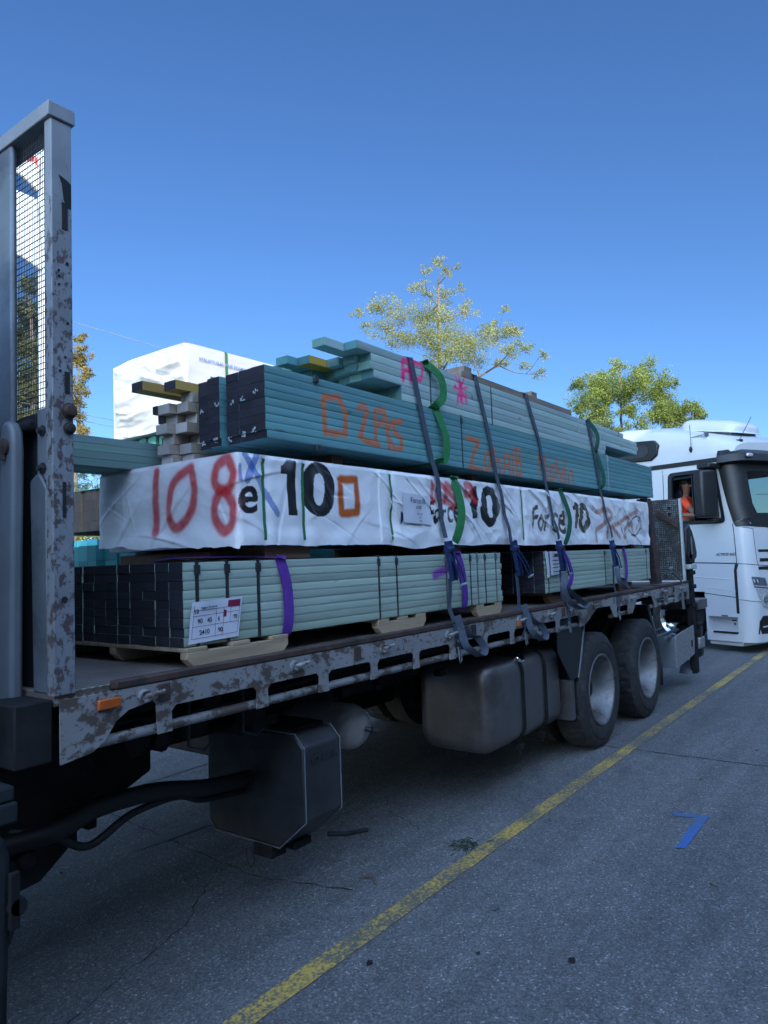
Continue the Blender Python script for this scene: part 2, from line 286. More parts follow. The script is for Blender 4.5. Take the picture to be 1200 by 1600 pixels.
# ---------------------------------------------------------------- mesh helpers
class MB:
    def __init__(s): s.v = []; s.f = []
    def add(s, vs, fs):
        o = len(s.v); s.v += [tuple(p) for p in vs]; s.f += [tuple(i+o for i in f) for f in fs]; return s
    def box(s, x0, x1, y0, y1, z0, z1):
        return s.add([(x0,y0,z0),(x1,y0,z0),(x1,y1,z0),(x0,y1,z0),(x0,y0,z1),(x1,y0,z1),(x1,y1,z1),(x0,y1,z1)],
                     [(0,3,2,1),(4,5,6,7),(0,1,5,4),(1,2,6,5),(2,3,7,6),(3,0,4,7)])
    def prism(s, pts, axis, a, b):
        """2D polygon extruded along axis from a to b; pts are the other two coords in order"""
        n = len(pts)
        def P(p, t): return {'x': (t,p[0],p[1]), 'y': (p[0],t,p[1]), 'z': (p[0],p[1],t)}[axis]
        vs = [P(p, a) for p in pts]+[P(p, b) for p in pts]
        fs = [tuple(range(n))[::-1], tuple(range(n, 2*n))]+[(i, (i+1) % n, n+(i+1) % n, n+i) for i in range(n)]
        return s.add(vs, fs)
    def tube(s, pts, r, n=10, caps=True):
        pts = [Vector(p) for p in pts]; rr = r if isinstance(r, (list, tuple)) else [r]*len(pts)
        up = None; rings = []
        for i, p in enumerate(pts):
            t = (pts[min(i+1, len(pts)-1)]-pts[max(i-1, 0)]).normalized()
            if up is None: up = t.orthogonal().normalized()
            up = (up-t*up.dot(t)).normalized(); sd = t.cross(up)
            rings.append([p+(up*math.cos(2*math.pi*k/n)+sd*math.sin(2*math.pi*k/n))*rr[i] for k in range(n)])
        vs = [q for g in rings for q in g]; fs = []
        for i in range(len(pts)-1):
            for k in range(n): fs.append((i*n+k, i*n+(k+1) % n, (i+1)*n+(k+1) % n, (i+1)*n+k))
        if caps: fs += [tuple(range(n))[::-1], tuple((len(pts)-1)*n+k for k in range(n))]
        return s.add(vs, fs)
    def cyl(s, p0, p1, r, n=16): return s.tube([p0, p1], r, n)
    def lathe(s, prof, c, n=32, axis='y', fn=None, close=False):
        """prof: list of (offset along axis, radius)"""
        vs = []; m = len(prof)
        for k in range(n):
            a = 2*math.pi*k/n
            for j, (o, r) in enumerate(prof):
                if fn: r = fn(j, k, o, r)
                x, y = r*math.cos(a), r*math.sin(a)
                vs.append({'y': (c[0]+x, c[1]+o, c[2]+y), 'x': (c[0]+o, c[1]+x, c[2]+y), 'z': (c[0]+x, c[1]+y, c[2]+o)}[axis])
        fs = []
        for k in range(n):
            for j in range(m-1): fs.append((k*m+j, k*m+j+1, ((k+1) % n)*m+j+1, ((k+1) % n)*m+j))
        return s.add(vs, fs)
    def ribbon(s, pts, wdir, w, t=0.003, nrm=None):
        """flat webbing: width w along wdir, thickness t"""
        pts = [Vector(p) for p in pts]; vs = []
        for i, p in enumerate(pts):
            tg = (pts[min(i+1, len(pts)-1)]-pts[max(i-1, 0)]).normalized()
            wd = Vector(wdir(i) if callable(wdir) else wdir); wd = (wd-tg*wd.dot(tg)).normalized(); nn = tg.cross(wd)
            vs += [p-wd*w/2-nn*t/2, p+wd*w/2-nn*t/2, p+wd*w/2+nn*t/2, p-wd*w/2+nn*t/2]
        fs = []
        for i in range(len(pts)-1):
            for k in range(4): fs.append((i*4+k, i*4+(k+1) % 4, i*4+4+(k+1) % 4, i*4+4+k))
        e = (len(pts)-1)*4; fs += [(3,2,1,0), (e,e+1,e+2,e+3)]
        return s.add(vs, fs)
    def build(s, name, mat, parent=None, smooth=False, bev=0, origin=None, seg=2, local=False):
        o = Vector((0,0,0)) if local else (Vector(origin) if origin else (wloc(parent) if parent else Vector((0,0,0))))
        me = bpy.data.meshes.new(name); me.from_pydata([tuple(Vector(p)-o) for p in s.v], [], s.f)
        bm = bmesh.new(); bm.from_mesh(me); bmesh.ops.recalc_face_normals(bm, faces=bm.faces); bm.to_mesh(me); bm.free()
        me.materials.append(mat); ob = bpy.data.objects.new(name, me); S.collection.objects.link(ob)
        if parent: ob.parent = parent; WL[ob.name] = o
        else: ob.location = o; WL[ob.name] = o
        if smooth:
            me.polygons.foreach_set('use_smooth', [True]*len(me.polygons))
            try: me.set_sharp_from_angle(angle=rad(38))
            except Exception: pass
        if bev:
            b = ob.modifiers.new('bevel', 'BEVEL'); b.width = bev; b.segments = seg; b.limit_method = 'ANGLE'; b.angle_limit = rad(35)
            if smooth is False:
                me.polygons.foreach_set('use_smooth', [True]*len(me.polygons))
                try: me.set_sharp_from_angle(angle=rad(30))
                except Exception: pass
        return ob
WL = {}
def wloc(o): return WL.get(o.name, Vector((0,0,0)))
def tag(o, label=None, cat=None, group=None, kind=None):
    if label: o['label'] = label
    if cat: o['category'] = cat
    if group: o['group'] = group
    if kind: o['kind'] = kind
    return o
def thing(name, loc, label, cat, group=None, rz=0):
    o = bpy.data.objects.new(name, None); S.collection.objects.link(o); o.location = loc; o.rotation_euler = (0,0,rz)
    o.empty_display_size = 0.1; WL[o.name] = Vector(loc); return tag(o, label, cat, group)
def np_mesh(name, V, F, mat, parent=None, col=None, smooth=False, attr='paint', origin=None):
    """V (n,3) float, F (m,4) int"""
    o = np.array(origin if origin is not None else (wloc(parent) if parent else (0,0,0)), float)
    me = bpy.data.meshes.new(name); V = np.asarray(V, float)-o; F = np.asarray(F, np.int32)
    k = F.shape[1]
    me.vertices.add(len(V)); me.vertices.foreach_set('co', V.astype(np.float32).ravel())
    me.loops.add(F.size); me.loops.foreach_set('vertex_index', F.ravel())
    me.polygons.add(len(F)); me.polygons.foreach_set('loop_start', np.arange(0, F.size, k, dtype=np.int32))
    try: me.polygons.foreach_set('loop_total', np.full(len(F), k, dtype=np.int32))
    except Exception: pass
    me.update(calc_edges=True); me.validate()
    if col is not None:
        a = me.attributes.new(attr, 'FLOAT_COLOR', 'POINT'); c = np.ones((len(V), 4), np.float32); c[:, :3] = col; a.data.foreach_set('color', c.ravel())
    if smooth: me.polygons.foreach_set('use_smooth', [True]*len(me.polygons))
    me.materials.append(mat); ob = bpy.data.objects.new(name, me); S.collection.objects.link(ob)
    WL[ob.name] = Vector(o)
    if parent: ob.parent = parent
    else: ob.location = Vector(o)
    return ob
class BP:
    """collects boards; the -Y face can be finely divided so marks can be sprayed on it"""
    def __init__(s): s.V = []; s.F = []; s.C = []; s.n = 0
    def grid(s, P, nu, nv, col):
        V = P.reshape(-1, 3); i = np.arange(nu*(nv+1)).reshape(nu, nv+1)[:, :-1] if 0 else None
        idx = np.arange((nu+1)*(nv+1)).reshape(nu+1, nv+1)
        F = np.stack([idx[:-1,:-1], idx[1:,:-1], idx[1:,1:], idx[:-1,1:]], -1).reshape(-1, 4)
        s.V.append(V); s.F.append(F+s.n); s.C.append(col.reshape(-1, 3)); s.n += len(V)
    def board(s, x0, x1, y0, y1, z0, z1, c, cend=None, step=None, fn=None, jit=0.0015, cside=None):
        r = RNG.uniform(-jit, jit, 6); y0 += r[0]*.4; y1 += r[1]*.4; x0 += r[2]; x1 += r[3]
        c = np.array(c)*RNG.uniform(0.86, 1.12)*np.array([1, RNG.uniform(.97, 1.03), RNG.uniform(.96, 1.05)]); ce = np.array(cend)*RNG.uniform(0.75, 1.3) if cend is not None else c
        nu = max(1, int((x1-x0)/step)) if step else 1; nv = 5 if step else 1
        ux = np.linspace(x0, x1, nu+1); vz = (z0+(z1-z0)*np.array([0,.035,.35,.65,.965,1.0])) if step else np.array([z0, z1])
        X, Z = np.meshgrid(ux, vz, indexing='ij'); Y = np.full(X.shape, y0)
        if step:
            Y = Y+0.0007*(np.abs((Z-z0)/(z1-z0)-0.5)*2)**40  # eased arris
            Y = Y-0.0008*vnoise(X*1.3, Z*0+z0*37)
        cc = np.tile(c, (X.size, 1)).reshape(*X.shape, 3)
        if step:
            sd = RNG.rand()*90
            cc = cc*(0.72+.52*fbm(X*.9+sd, Z*0+sd, 4))[..., None]*(0.93+.14*fbm(X*14+sd, Z*60+sd, 3))[..., None]
            kn = sstep(.955, .985, vnoise(X*7+sd*3, Z*28+sd))*.5; cc = cc*(1-kn[..., None])
        if fn: cc = fn(X, Z, cc)
        s.grid(np.stack([X, Y, Z], -1), nu, nv, cc)
        def q(a, col):
            P = np.array(a, float).reshape(2, 2, 3); s.grid(P, 1, 1, np.tile(col, (4, 1)))
        q([(x0,y1,z0),(x0,y1,z1),(x1,y1,z0),(x1,y1,z1)], c); q([(x0,y0,z1),(x0,y1,z1),(x1,y0,z1),(x1,y1,z1)], c)
        q([(x0,y0,z0),(x1,y0,z0),(x0,y1,z0),(x1,y1,z0)], c); q([(x0,y0,z0),(x0,y1,z0),(x0,y0,z1),(x0,y1,z1)], ce); q([(x1,y0,z0),(x1,y0,z1),(x1,y1,z0),(x1,y1,z1)], ce)
    def build(s, name, parent, mat=None):
        return np_mesh(name, np.concatenate(s.V), np.concatenate(s.F), mat or M['wood'], parent, np.concatenate(s.C))
# ================================================================ SETTING
g = MB(); g.add([(-300,-300,0),(600,-300,0),(600,600,0),(-300,600,0)], [(0,1,2,3)]); tag(g.build('ground', M['ground']), kind='structure')
def flat(name, poly, z, m, label=None):
    b = MB(); b.add([(x, y, z) for x, y in poly], [tuple(range(len(poly)))]); o = b.build(name, m); tag(o, label, kind='structure'); return o
# yellow bay line with slightly uneven edges
pts = np.linspace(-3, 15.4, 120); e1 = 2.125-0.0035*(pts-2)+0.052+0.006*(fbm(pts*3, pts*0)-.5); e2 = 2.125-0.0035*(pts-2)-0.052+0.006*(fbm(pts*3, pts*0+9)-.5)
b = MB(); b.add([(x, y, .004) for x, y in zip(pts, e1)]+[(x, y, .004) for x, y in zip(pts, e2)], [(i, i+1, 121+i, 120+i) for i in range(119)]); tag(b.build('road_marking', M['yellow']), kind='structure')
for poly in [[(4.821,1.407),(4.869,1.179),(4.817,1.177),(4.762,1.359)],[(4.831,1.242),(4.869,1.179),(4.28,1.177),(4.259,1.226)]]: 
    flat('painted_mark', poly, .004+0.001*(len(bpy.data.objects) % 2), M['bluepaint'])
flat('painted_mark', [(2.6,3.86),(3.3,3.80),(3.3,3.90),(2.6,3.97)], .004, M['faintblue'])
flat('painted_mark', [(2.2,4.95),(4.6,5.0),(4.6,5.1),(2.2,5.04)], .004, M['faintwhite'])
flat('painted_mark', [(4.75,2.49),(4.95,2.51),(4.95,2.60),(4.75,2.58)], .004, M['faintblue'])
def crack(pts, wd=0.006, name='ground_crack', step=0.05):
    P = []; 
    for (a, b_) in zip(pts[:-1], pts[1:]):
        L = math.hypot(b_[0]-a[0], b_[1]-a[1]); n = max(2, int(L/step))
        for i in range(n): P.append((a[0]+(b_[0]-a[0])*i/n, a[1]+(b_[1]-a[1])*i/n))
    mb = MB(); vs = []
    for i, (x, y) in enumerate(P):
        d = pts[-1][0]-pts[0][0], pts[-1][1]-pts[0][1]; L = math.hypot(*d); nx, ny = -d[1]/L, d[0]/L
        j = random.uniform(-.012, .012)*step/0.05; w_ = wd*random.uniform(.3, 1.2)
        vs += [(x+nx*(j-w_), y+ny*(j-w_), .003), (x+nx*(j+w_), y+ny*(j+w_), .003)]
    mb.add(vs, [(2*i, 2*i+2, 2*i+3, 2*i+1) for i in range(len(P)-1)]); tag(mb.build(name, M['joint']), kind='structure')
crack([(6.16,6.5),(6.16,2.2),(6.17,1.0),(6.2,-5)], .007, 'pavement_joint', .04)
crack([(2.88,4.6),(2.81,3.88),(2.73,2.99),(2.9,2.4)], .004); crack([(3.25,5.2),(3.0,4.7),(2.88,4.6)], .003)
crack([(1.3,2.6),(2.2,2.9),(2.75,3.3)], .003); crack([(3.75,2.6),(3.9,2.95),(4.2,3.2)], .003)
# ================================================================ FLATBED TRUCK
YS = 2.30; DZ = 1.28
T = thing('flatbed_truck', (5.2,3.5,0), 'old dark flatbed truck with chipped side rail, carrying the strapped timber packs', 'truck')
MB().box(1.25,9.1,2.312,4.70,1.235,DZ).build('deck', M['deck'], T, bev=.003)
MB().box(1.45,9.1,2.268,2.311,1.262,1.292).build('deck_edge', M['rust'], T, bev=.006)
# side rail plate with cut-outs
wins = [(1.68,2.11),(2.17,2.50),(2.56,2.89),(2.94,3.27),(3.32,3.65),(3.71,4.04),(4.10,4.43),(4.48,4.78),(4.87,5.19),(5.25,5.66)]
r = MB(); y0, y1 = 2.272, 2.280
top = 1.26; mid = 1.168; bot = 1.075
outl = [(1.25,top),(1.25,1.06),(1.36,1.07),(1.40,1.095),(1.445,1.15),(1.49,1.18),(1.605,1.195)]
def win(a, b_): return [(a+.004,bot+.0),(a,mid-.02),(a+.02,mid),(b_-.02,mid),(b_,mid-.02),(b_-.004,bot)]
o2 = [(1.25,top),(1.25,1.055),(1.36,1.07),(1.41,1.10),(1.45,1.155),(1.50,1.185),(1.60,1.20),(1.615,1.185),(1.62,bot)]
for a, b_ in wins: o2 += win(a, b_)
o2 += [(5.72,bot),(5.80,1.09),(6.05,1.195),(6.38,1.19),(6.46,1.09),(6.53,bot)]+win(6.55,6.86)+[(6.98,bot),(7.14,1.20),(7.62,1.205),(7.72,bot)]+win(7.77,8.06)+win(8.20,8.49)+win(8.64,8.98)+[(9.08,bot),(9.10,top)]
r.prism(o2[::-1], 'y', y0, y1).build('side_rail', M['rail'], T)
rp = MB()
for a, b_ in ((1.40,5.74),(6.47,7.02),(7.70,9.08)): rp.cyl((a,2.315,1.088),(b_,2.315,1.088),.019,12)
rp.build('pipe_rail', M['rail'], T, smooth=True)
bk = MB()   # inner skirt behind the rail
for x in np.arange(1.6, 9.0, 0.62): bk.box(x, x+.05, 2.34, 4.66, 1.15, 1.234)
bk.box(1.28,9.05,2.40,2.45,1.14,1.235); bk.build('cross_members', M['black'], T)
for x in (1.56,2.33,2.98,3.62,4.55,5.06,5.44,5.95,6.95,7.4,8.0,8.75):
    h = MB(); h.lathe([(-.012,.016),(-.02,.02),(-.012,.0)], (x,2.272,1.222), 12); h.tube([(x,2.268,1.222),(x+.02,2.245,1.226),(x+.07,2.243,1.232)], [.011,.010,.008], 8)
    h.lathe([(0,.026),(-.006,.026),(-.01,.018)], (x,2.271,1.222), 12); h.build('rope_hook', M['rail'], T, smooth=True)
for i, x in enumerate((1.62,2.75,3.9,5.3,8.4)):
    MB().box(x,x+.05,2.262,2.2705,1.19,1.255).build('rail_patch', M['rust'], T, bev=.003)
for x, z in ((1.375,1.222),(4.52,1.20)):
    MB().box(x,x+(.085 if x < 2 else .05),2.252,2.270,z-.016,z+.018).build('side_marker', M['orange'], T, bev=.004)
# chassis
ch = MB()
for y in (3.05,3.93): ch.box(0.2,9.0,y,y+.08,.80,1.08); ch.box(0.2,9.0,y-.06,y+.14,1.08,1.149)
for x in (1.9,3.3,4.4,5.4,8.6): ch.box(x,x+.08,3.13,3.93,.84,1.04)
ch.build('chassis_rail', M['black'], T)
ub = MB()  # air valves, pipes, brake chambers and brackets under the deck
for i in range(64):
    x = random.uniform(1.3,5.6); y = random.uniform(2.55,3.02); z = random.uniform(.88,1.10); s_ = random.uniform(.03,.09)
    if i % 3: ub.box(x,x+s_*1.6,y,y+s_,z,z+s_*.8)
    else: ub.cyl((x,y,z),(x,y+.14,z),s_*.6,10)
for k in range(9):
    y = 2.6+.04*k; z = 1.10-.015*(k % 4); ub.tube([(1.2,y,z),(2.2,y+.02,z-.06),(3.4,y,z+.01),(4.6,y+.03,z-.05),(5.7,y,z)], .011, 6)
ub.box(1.3,5.6,2.98,3.04,.84,1.14); ub.build('pipework', M['black'], T)
for x, z in ((1.75,.99),(2.05,1.0),(2.4,.98)): MB().lathe([(-.01,0),(-.01,.06),(.02,.075),(.03,.075),(.05,.07),(.10,.05),(.10,0)], (x,2.60,z), 18).build('brake_valve', M['black'], T, smooth=True)
for x in (1.95,2.25): MB().tube([(x,2.52,1.13),(x-.02,2.50,.93),(x+.06,2.5,.90),(x+.10,2.5,.92)], .007, 6).build('pipe_hook', M['box'], T, smooth=True)
gm = MB()
gm.prism([(0.2,.45),(1.45,.42),(1.62,.47),(1.75,.58),(1.95,.66),(2.1,.72),(2.1,1.1),(0.2,1.1)], 'y', 3.0, 4.0)
gm.prism([(0.2,.52),(1.30,.47),(1.46,.49),(1.58,.58),(1.62,.72),(1.7,.78),(1.7,1.1),(0.2,1.1)], 'y', 2.80, 2.97)
for k in range(9): gm.cyl((1.25+.045*k,2.74+.02*(k % 3),.53+.025*k),(1.25+.045*k,2.9,.53+.025*k),.035,8)
for k in range(5): gm.box(1.35+.09*k,1.40+.09*k,2.9,3.1,.42+.04*k,.5+.06*k)
gm.build('gearbox', M['black'], T, bev=.02)
def smooth_pts(pts, n=8):
    P = [Vector(p) for p in pts]; out = []
    for i in range(len(P)-1):
        p0 = P[max(i-1,0)]; p1 = P[i]; p2 = P[i+1]; p3 = P[min(i+2,len(P)-1)]
        for k in range(n):
            t = k/n; out.append(0.5*((2*p1)+(p2-p0)*t+(2*p0-5*p1+4*p2-p3)*t*t+(3*p1-p0-3*p2+p3)*t**3))
    out.append(P[-1]); return out
h = MB(); h.tube(smooth_pts([(1.05,3.0,.60),(1.30,2.82,.66),(1.48,2.7,.70),(1.63,2.7,.735),(1.9,2.7,.725),(2.2,2.72,.66),(2.6,2.8,.60)]), .038, 12); h.build('air_hose', M['hose'], T, smooth=True)
h = MB(); h.tube(smooth_pts([(1.2,2.95,.74),(1.40,2.76,.70),(1.48,2.7,.665),(1.60,2.7,.60),(1.79,2.7,.665),(2.03,2.72,.665),(2.2,2.75,.60),(2.5,2.8,.55)]), .016, 10); h.build('air_hose', M['hose'], T, smooth=True)
h = MB(); h.tube(smooth_pts([(0.9,2.5,.50),(1.0,2.5,.40),(1.15,2.5,.42),(1.22,2.5,.55)]), .012, 8); h.build('air_hose', M['hose'], T, smooth=True)
# battery box, air tank, fuel tank
bx = MB()
sec = [(2.40,.46),(2.40,.80),(2.46,.86),(3.05,.86),(3.09,.82),(3.09,.36),(3.04,.31),(2.58,.31)]
bx.prism(sec[::-1], 'x', 2.51, 2.775)
bo = bx.build('battery_box', M['box'], T, bev=.012)
fr = MB()
def loopstrip(sec, x, w_, t, off=.004):
    cy = sum(p[0] for p in sec)/len(sec); cz = sum(p[1] for p in sec)/len(sec)
    pts = [(x, cy+(p[0]-cy)*(1+off/abs(.35)), cz+(p[1]-cz)*(1+off/abs(.28))) for p in sec]; pts.append(pts[0]); return pts
for x in (2.515,2.772): fr.tube(loopstrip(sec, x, 0, 0, .002), .0035, 6)
fr.build('box_edging', M['panel'], bo, smooth=True)
tx = bpy.data.curves.new('maker_name', 'FONT')
def text_obj(name, s, size, loc, rot, mat, parent, bold=0, ext=0.001, shear=0, sx=1.0, label=None, align='LEFT'):
    cu = bpy.data.curves.new(name, 'FONT'); cu.body = s; cu.size = size; cu.offset = bold; cu.extrude = ext; cu.shear = shear; cu.align_x = align
    o = bpy.data.objects.new(name, cu); S.collection.objects.link(o)
    dg = bpy.context.evaluated_depsgraph_get(); me = bpy.data.meshes.new_from_object(o.evaluated_get(dg)); bpy.data.objects.remove(o)
    me.name = name; me.materials.clear(); me.materials.append(mat); ob = bpy.data.objects.new(name, me); S.collection.objects.link(ob)
    ob.rotation_euler = rot; ob.scale = (sx,1,1); ob.parent = parent; ob.location = Vector(loc)-(wloc(parent) if parent else Vector((0,0,0))); WL[ob.name] = Vector(loc); return ob
bpy.data.curves.remove(tx)
text_obj('maker_name', 'CHIPA', .05, (2.56,2.3925,.72), (rad(90),0,0), M['band'], bo, .001, sx=1.3)
MB().box(2.52,2.77,2.50,3.05,.862,.875).build('box_lid', M['black'], bo, bev=.005); MB().box(2.50,2.60,2.62,2.75,.25,.309).build('box_foot', M['black'], bo, bev=.005); MB().tube([(2.72,2.45,.335),(2.8,2.40,.32),(2.92,2.36,.31)], .012, 8).build('drain_pipe', M['black'], bo, smooth=True)
MB().box(2.60,2.72,2.56,2.64,.27,.309).build('box_foot', M['black'], bo, bev=.005)
pass
kd = MB(); kd.tube(smooth_pts([(2.50,2.8,.27),(2.495,2.79,.22),(2.50,2.77,.18),(2.505,2.75,.22),(2.50,2.76,.27)]), .003, 6); kd.build('drain_cord', M['hose'], bo)
at = MB(); at.lathe([(0,0),(.012,.05),(.035,.09),(.07,.115),(.11,.125),(.75,.125),(.79,.10),(.80,0)], (3.13,2.52,.755), 28); ao = at.build('air_tank', M['airtank'], T, smooth=True)
MB().cyl((3.13,2.522,.755),(3.15,2.495,.745),.014,10).cyl((3.15,2.495,.745),(3.18,2.485,.735),.02,8).build('drain_valve', M['box'], ao, smooth=True)
ft = MB(); sec = []
def rrect(y0, y1, z0, z1, rr, n=7):
    P = []
    for cx, cz, a0 in ((y1-rr,z1-rr,0),(y0+rr,z1-rr,90),(y0+rr,z0+rr,180),(y1-rr,z0+rr,270)):
        for k in range(n+1): a = rad(a0+90*k/n); P.append((cx+rr*math.cos(a), cz+rr*math.sin(a)))
    return P
secs = []
for x, ins in ((4.30,.10),(4.305,.06),(4.32,.03),(4.35,.010),(4.39,0),(5.42,0),(5.46,.012),(5.485,.035),(5.49,.07)):
    secs.append([(x, y, z) for y, z in rrect(2.38+ins,2.98-ins,.325+ins,.955-ins,.13-ins*.5)])
n_ = len(secs[0]); vs = [p for s_ in secs for p in s_]; fs = [(i*n_+k, i*n_+(k+1) % n_, (i+1)*n_+(k+1) % n_, (i+1)*n_+k) for i in range(len(secs)-1) for k in range(n_)]
fs += [tuple(range(n_)), tuple((len(secs)-1)*n_+k for k in range(n_))]
fo = ft.add(vs, fs).build('fuel_tank', M['tank'], T, smooth=True)
for x in (4.78,5.16):
    s_ = MB(); P = [(x, y, z) for y, z in rrect(2.373,2.987,.318,.962,.135)]; P.append(P[0]); s_.ribbon(P, (1,0,0), .035, .008); s_.box(x-.02,x+.02,2.40,2.44,.28,.318); s_.cyl((x,2.42,.30),(x,2.42,.25),.012,8)
    s_.build('tank_strap', M['black'], fo)
for x in (4.7,5.2): MB().box(x,x+.06,2.95,3.05,.3,1.05).build('tank_bracket', M['black'], fo)
MB().lathe([(0,.045),(.012,.05),(.03,.05),(.035,.042),(.028,.0)], (0,0,0), 20, 'z').build('filler_cap', M['chrome'], fo, smooth=True, local=True)
fc = bpy.data.objects[[o.name for o in fo.children if o.name.startswith('filler_cap')][0]]; fc.location = Vector((4.80,2.425,.918))-wloc(fo)+Vector((0,0,0)); fc.rotation_euler = (rad(42),0,0)
# wheels
def wheel(cx, cz, yo, R=0.49, wdt=0.27, side=-1, parent=None, rimm='rim', Rr=.298, deep=.19, nuts=10, local=False):
    """yo: outer face Y; side -1: outer face looks to -Y"""
    nseg = 132; s = -side
    w_ = thing_part('wheel', (cx, yo, cz), parent)
    prof = [(.012,Rr),(.004,Rr+.02),(-.002,Rr+.06),(-.004,R-.10),(.006,R-.045),(.018,R-.018),(.03,R),(.07,R+.001),(.078,R),(.13,R+.002),(.137,R+.002),(.19,R+.001),(.198,R),(.24,R),(.252,R-.018),(.264,R-.045),(.27,R-.1),(.262,Rr)]
    def tf(j, k, o, r_):
        if 5 <= j <= 14:
            ph = (k+(3 if j in (8,9,10) else 0)+(2 if j > 10 else 0)) % 6
            if ph in (0,) : return r_-.013
            if j in (8,10,12): return r_-.002
        return r_
    ty = MB(); ty.lathe([(o*s, r_) for o, r_ in prof], (0,0,0), nseg, 'y', tf)
    ty.lathe([(.0035*s*-1,R-.085),(-.007*s,R-.083),(-.0035*s,R-.079)], (0,0,0), 60)
    ty.build('tyre', M['rubber'], w_, smooth=True, local=True)
    rp_ = [(.014,Rr+.004),(.002,Rr+.008),(-.001,Rr),(.006,Rr-.012),(.03,Rr-.02),(.06,Rr-.035),(deep*.8,Rr-.045),(deep,Rr-.075),(deep+.004,Rr-.12),(deep-.015,.15),(deep-.02,.10)]
    MB().lathe([(o*s, r_) for o, r_ in rp_], (0,0,0), 56).build('rim', M[rimm], w_, smooth=True, local=True)
    hb = MB(); hb.lathe([((deep-.02)*s,.10),((deep-.05)*s,.085),((deep-.07)*s,.075),((deep-.08)*s,.05),((deep-.082)*s,0)], (0,0,0), 24)
    for k in range(nuts):
        a = 2*math.pi*k/nuts; hb.cyl((.145*math.cos(a),(deep-.01)*s,.145*math.sin(a)), (.145*math.cos(a),(deep-.03)*s,.145*math.sin(a)), .013, 6)
    hb.build('hub', M['black' if rimm == 'rim' else 'chrome'], w_, smooth=True, local=True)
    return w_
def thing_part(name, loc, parent):
    o = bpy.data.objects.new(name, None); S.collection.objects.link(o); o.empty_display_size = .1
    o.parent = parent; o.location = Vector(loc)-wloc(parent); WL[o.name] = Vector(loc); return o
for cx in (6.155,7.46):
    wheel(cx, .487, 2.30, parent=T); wheel(cx, .487, 4.70, side=1, parent=T)
    for y in (2.62,4.11): MB().lathe([(0,.25),(0,.40),(.03,.485),(.24,.485),(.27,.40),(.27,.25)], (cx,y,.487), 40).build('inner_tyre', M['rubber'], T, smooth=True)
ax = MB()
for cx in (6.155,7.46): ax.cyl((cx,2.5,.487),(cx,4.5,.487),.08,12); ax.box(cx-.16,cx+.16,3.35,3.65,.32,.66)
ax.box(6.0,7.6,2.95,3.03,.62,.74); ax.box(6.0,7.6,3.98,4.06,.62,.74); ax.build('axle', M['black'], T, bev=.02)
# mudguard / flaps
mf = MB(); mf.prism([(5.30,1.15),(5.84,1.15),(5.80,.98),(5.72,.78),(5.66,.66),(5.52,.66),(5.30,.9)], 'y', 2.318, 2.33)
mf.build('mudguard', M['blackplastic'], T, bev=.004)
MB().tube(smooth_pts([(5.85,2.315,1.07),(5.805,2.315,.96),(5.73,2.315,.78),(5.67,2.315,.66)]), .008, 6).build('guard_edge', M['gal'], T)
MB().box(5.53,5.60,2.325,2.70,.34,.658).build('mud_flap', M['tank'], T, bev=.004)
mf = MB(); mf.prism([(7.72,1.10),(7.80,1.10),(8.10,.60),(8.16,.38),(8.10,.38),(8.04,.58)], 'y', 2.36, 2.95); mf.build('mudguard', M['blackplastic'], T, bev=.004)
MB().tube(smooth_pts([(7.74,2.35,1.07),(7.88,2.35,.85),(8.02,2.35,.62),(8.08,2.35,.42)]), .012, 6).build('guard_edge', M['gal'], T)
MB().box(8.12,8.15,2.36,2.92,.20,.5).build('mud_flap', M['blackplastic'], T, bev=.003)
# rear tool tray
tb = thing_part('tool_tray', (8.7,2.5,.5), T)
MB().prism([(8.46,.335),(9.25,.40),(9.28,.55),(9.28,.745),(8.46,.70)][::-1], 'y', 2.29, 2.302).build('side_plate', M['alu'], tb, bev=.003)
MB().box(8.45,8.459,2.30,2.95,.34,.69).box(8.46,9.27,2.94,2.95,.40,.70).box(8.46,9.27,2.303,2.94,.40,.41).build('tray_shell', M['panel'], tb)
for y in (2.46,2.64): MB().box(8.38,9.27,y,y+.04,.675,.70).build('tray_slat', M['gal'], tb, bev=.003)
MB().box(8.16,8.44,2.32,2.34,.69,.72).build('tray_arm', M['gal'], tb, bev=.003)
MB().box(8.16,8.44,2.6,2.62,.66,.69).build('tray_arm', M['gal'], tb, bev=.003)
MB().box(9.12,9.16,2.282,2.289,.50,.58).build('latch', M['black'], tb, bev=.003)
# folded tail ramp and rear posts
tr = thing_part('tail_ramp', (9.0,3.4,1.28), T)
MB().box(9.02,9.06,2.31,4.65,1.30,2.28).build('ramp_plate', M['tread'], tr, bev=.004)
MB().box(9.01,9.07,2.285,2.309,1.29,2.28).build('ramp_edge', M['wband'], tr, bev=.004)
for z in (2.03,2.10,2.17): MB().cyl((9.018,2.42,z),(9.012,2.42,z),.022,12).build('ramp_hole', M['joint'], tr)
sp = MB(); sp.prism([(2.55,2.16),(2.59,2.10),(2.32,1.92),(2.32,1.98)], 'x', 8.96, 9.0); sp.build('ramp_brace', M['rust'], tr, bev=.005)
pc = MB(); pc.prism([(7.96,2.24),(8.10,2.24),(8.33,1.30),(8.14,1.30)], 'y', 2.36, 2.44); pc.prism([(8.03,2.24),(8.14,2.24),(8.40,1.30),(8.33,1.30)], 'y', 2.441, 2.50)
pc.build('rear_stake', M['rust'], T, bev=.006)
MB().prism([(7.96,2.24),(8.10,2.24),(8.33,1.30),(8.14,1.30)], 'y', 4.5, 4.58).build('rear_stake', M['rust'], T, bev=.006)
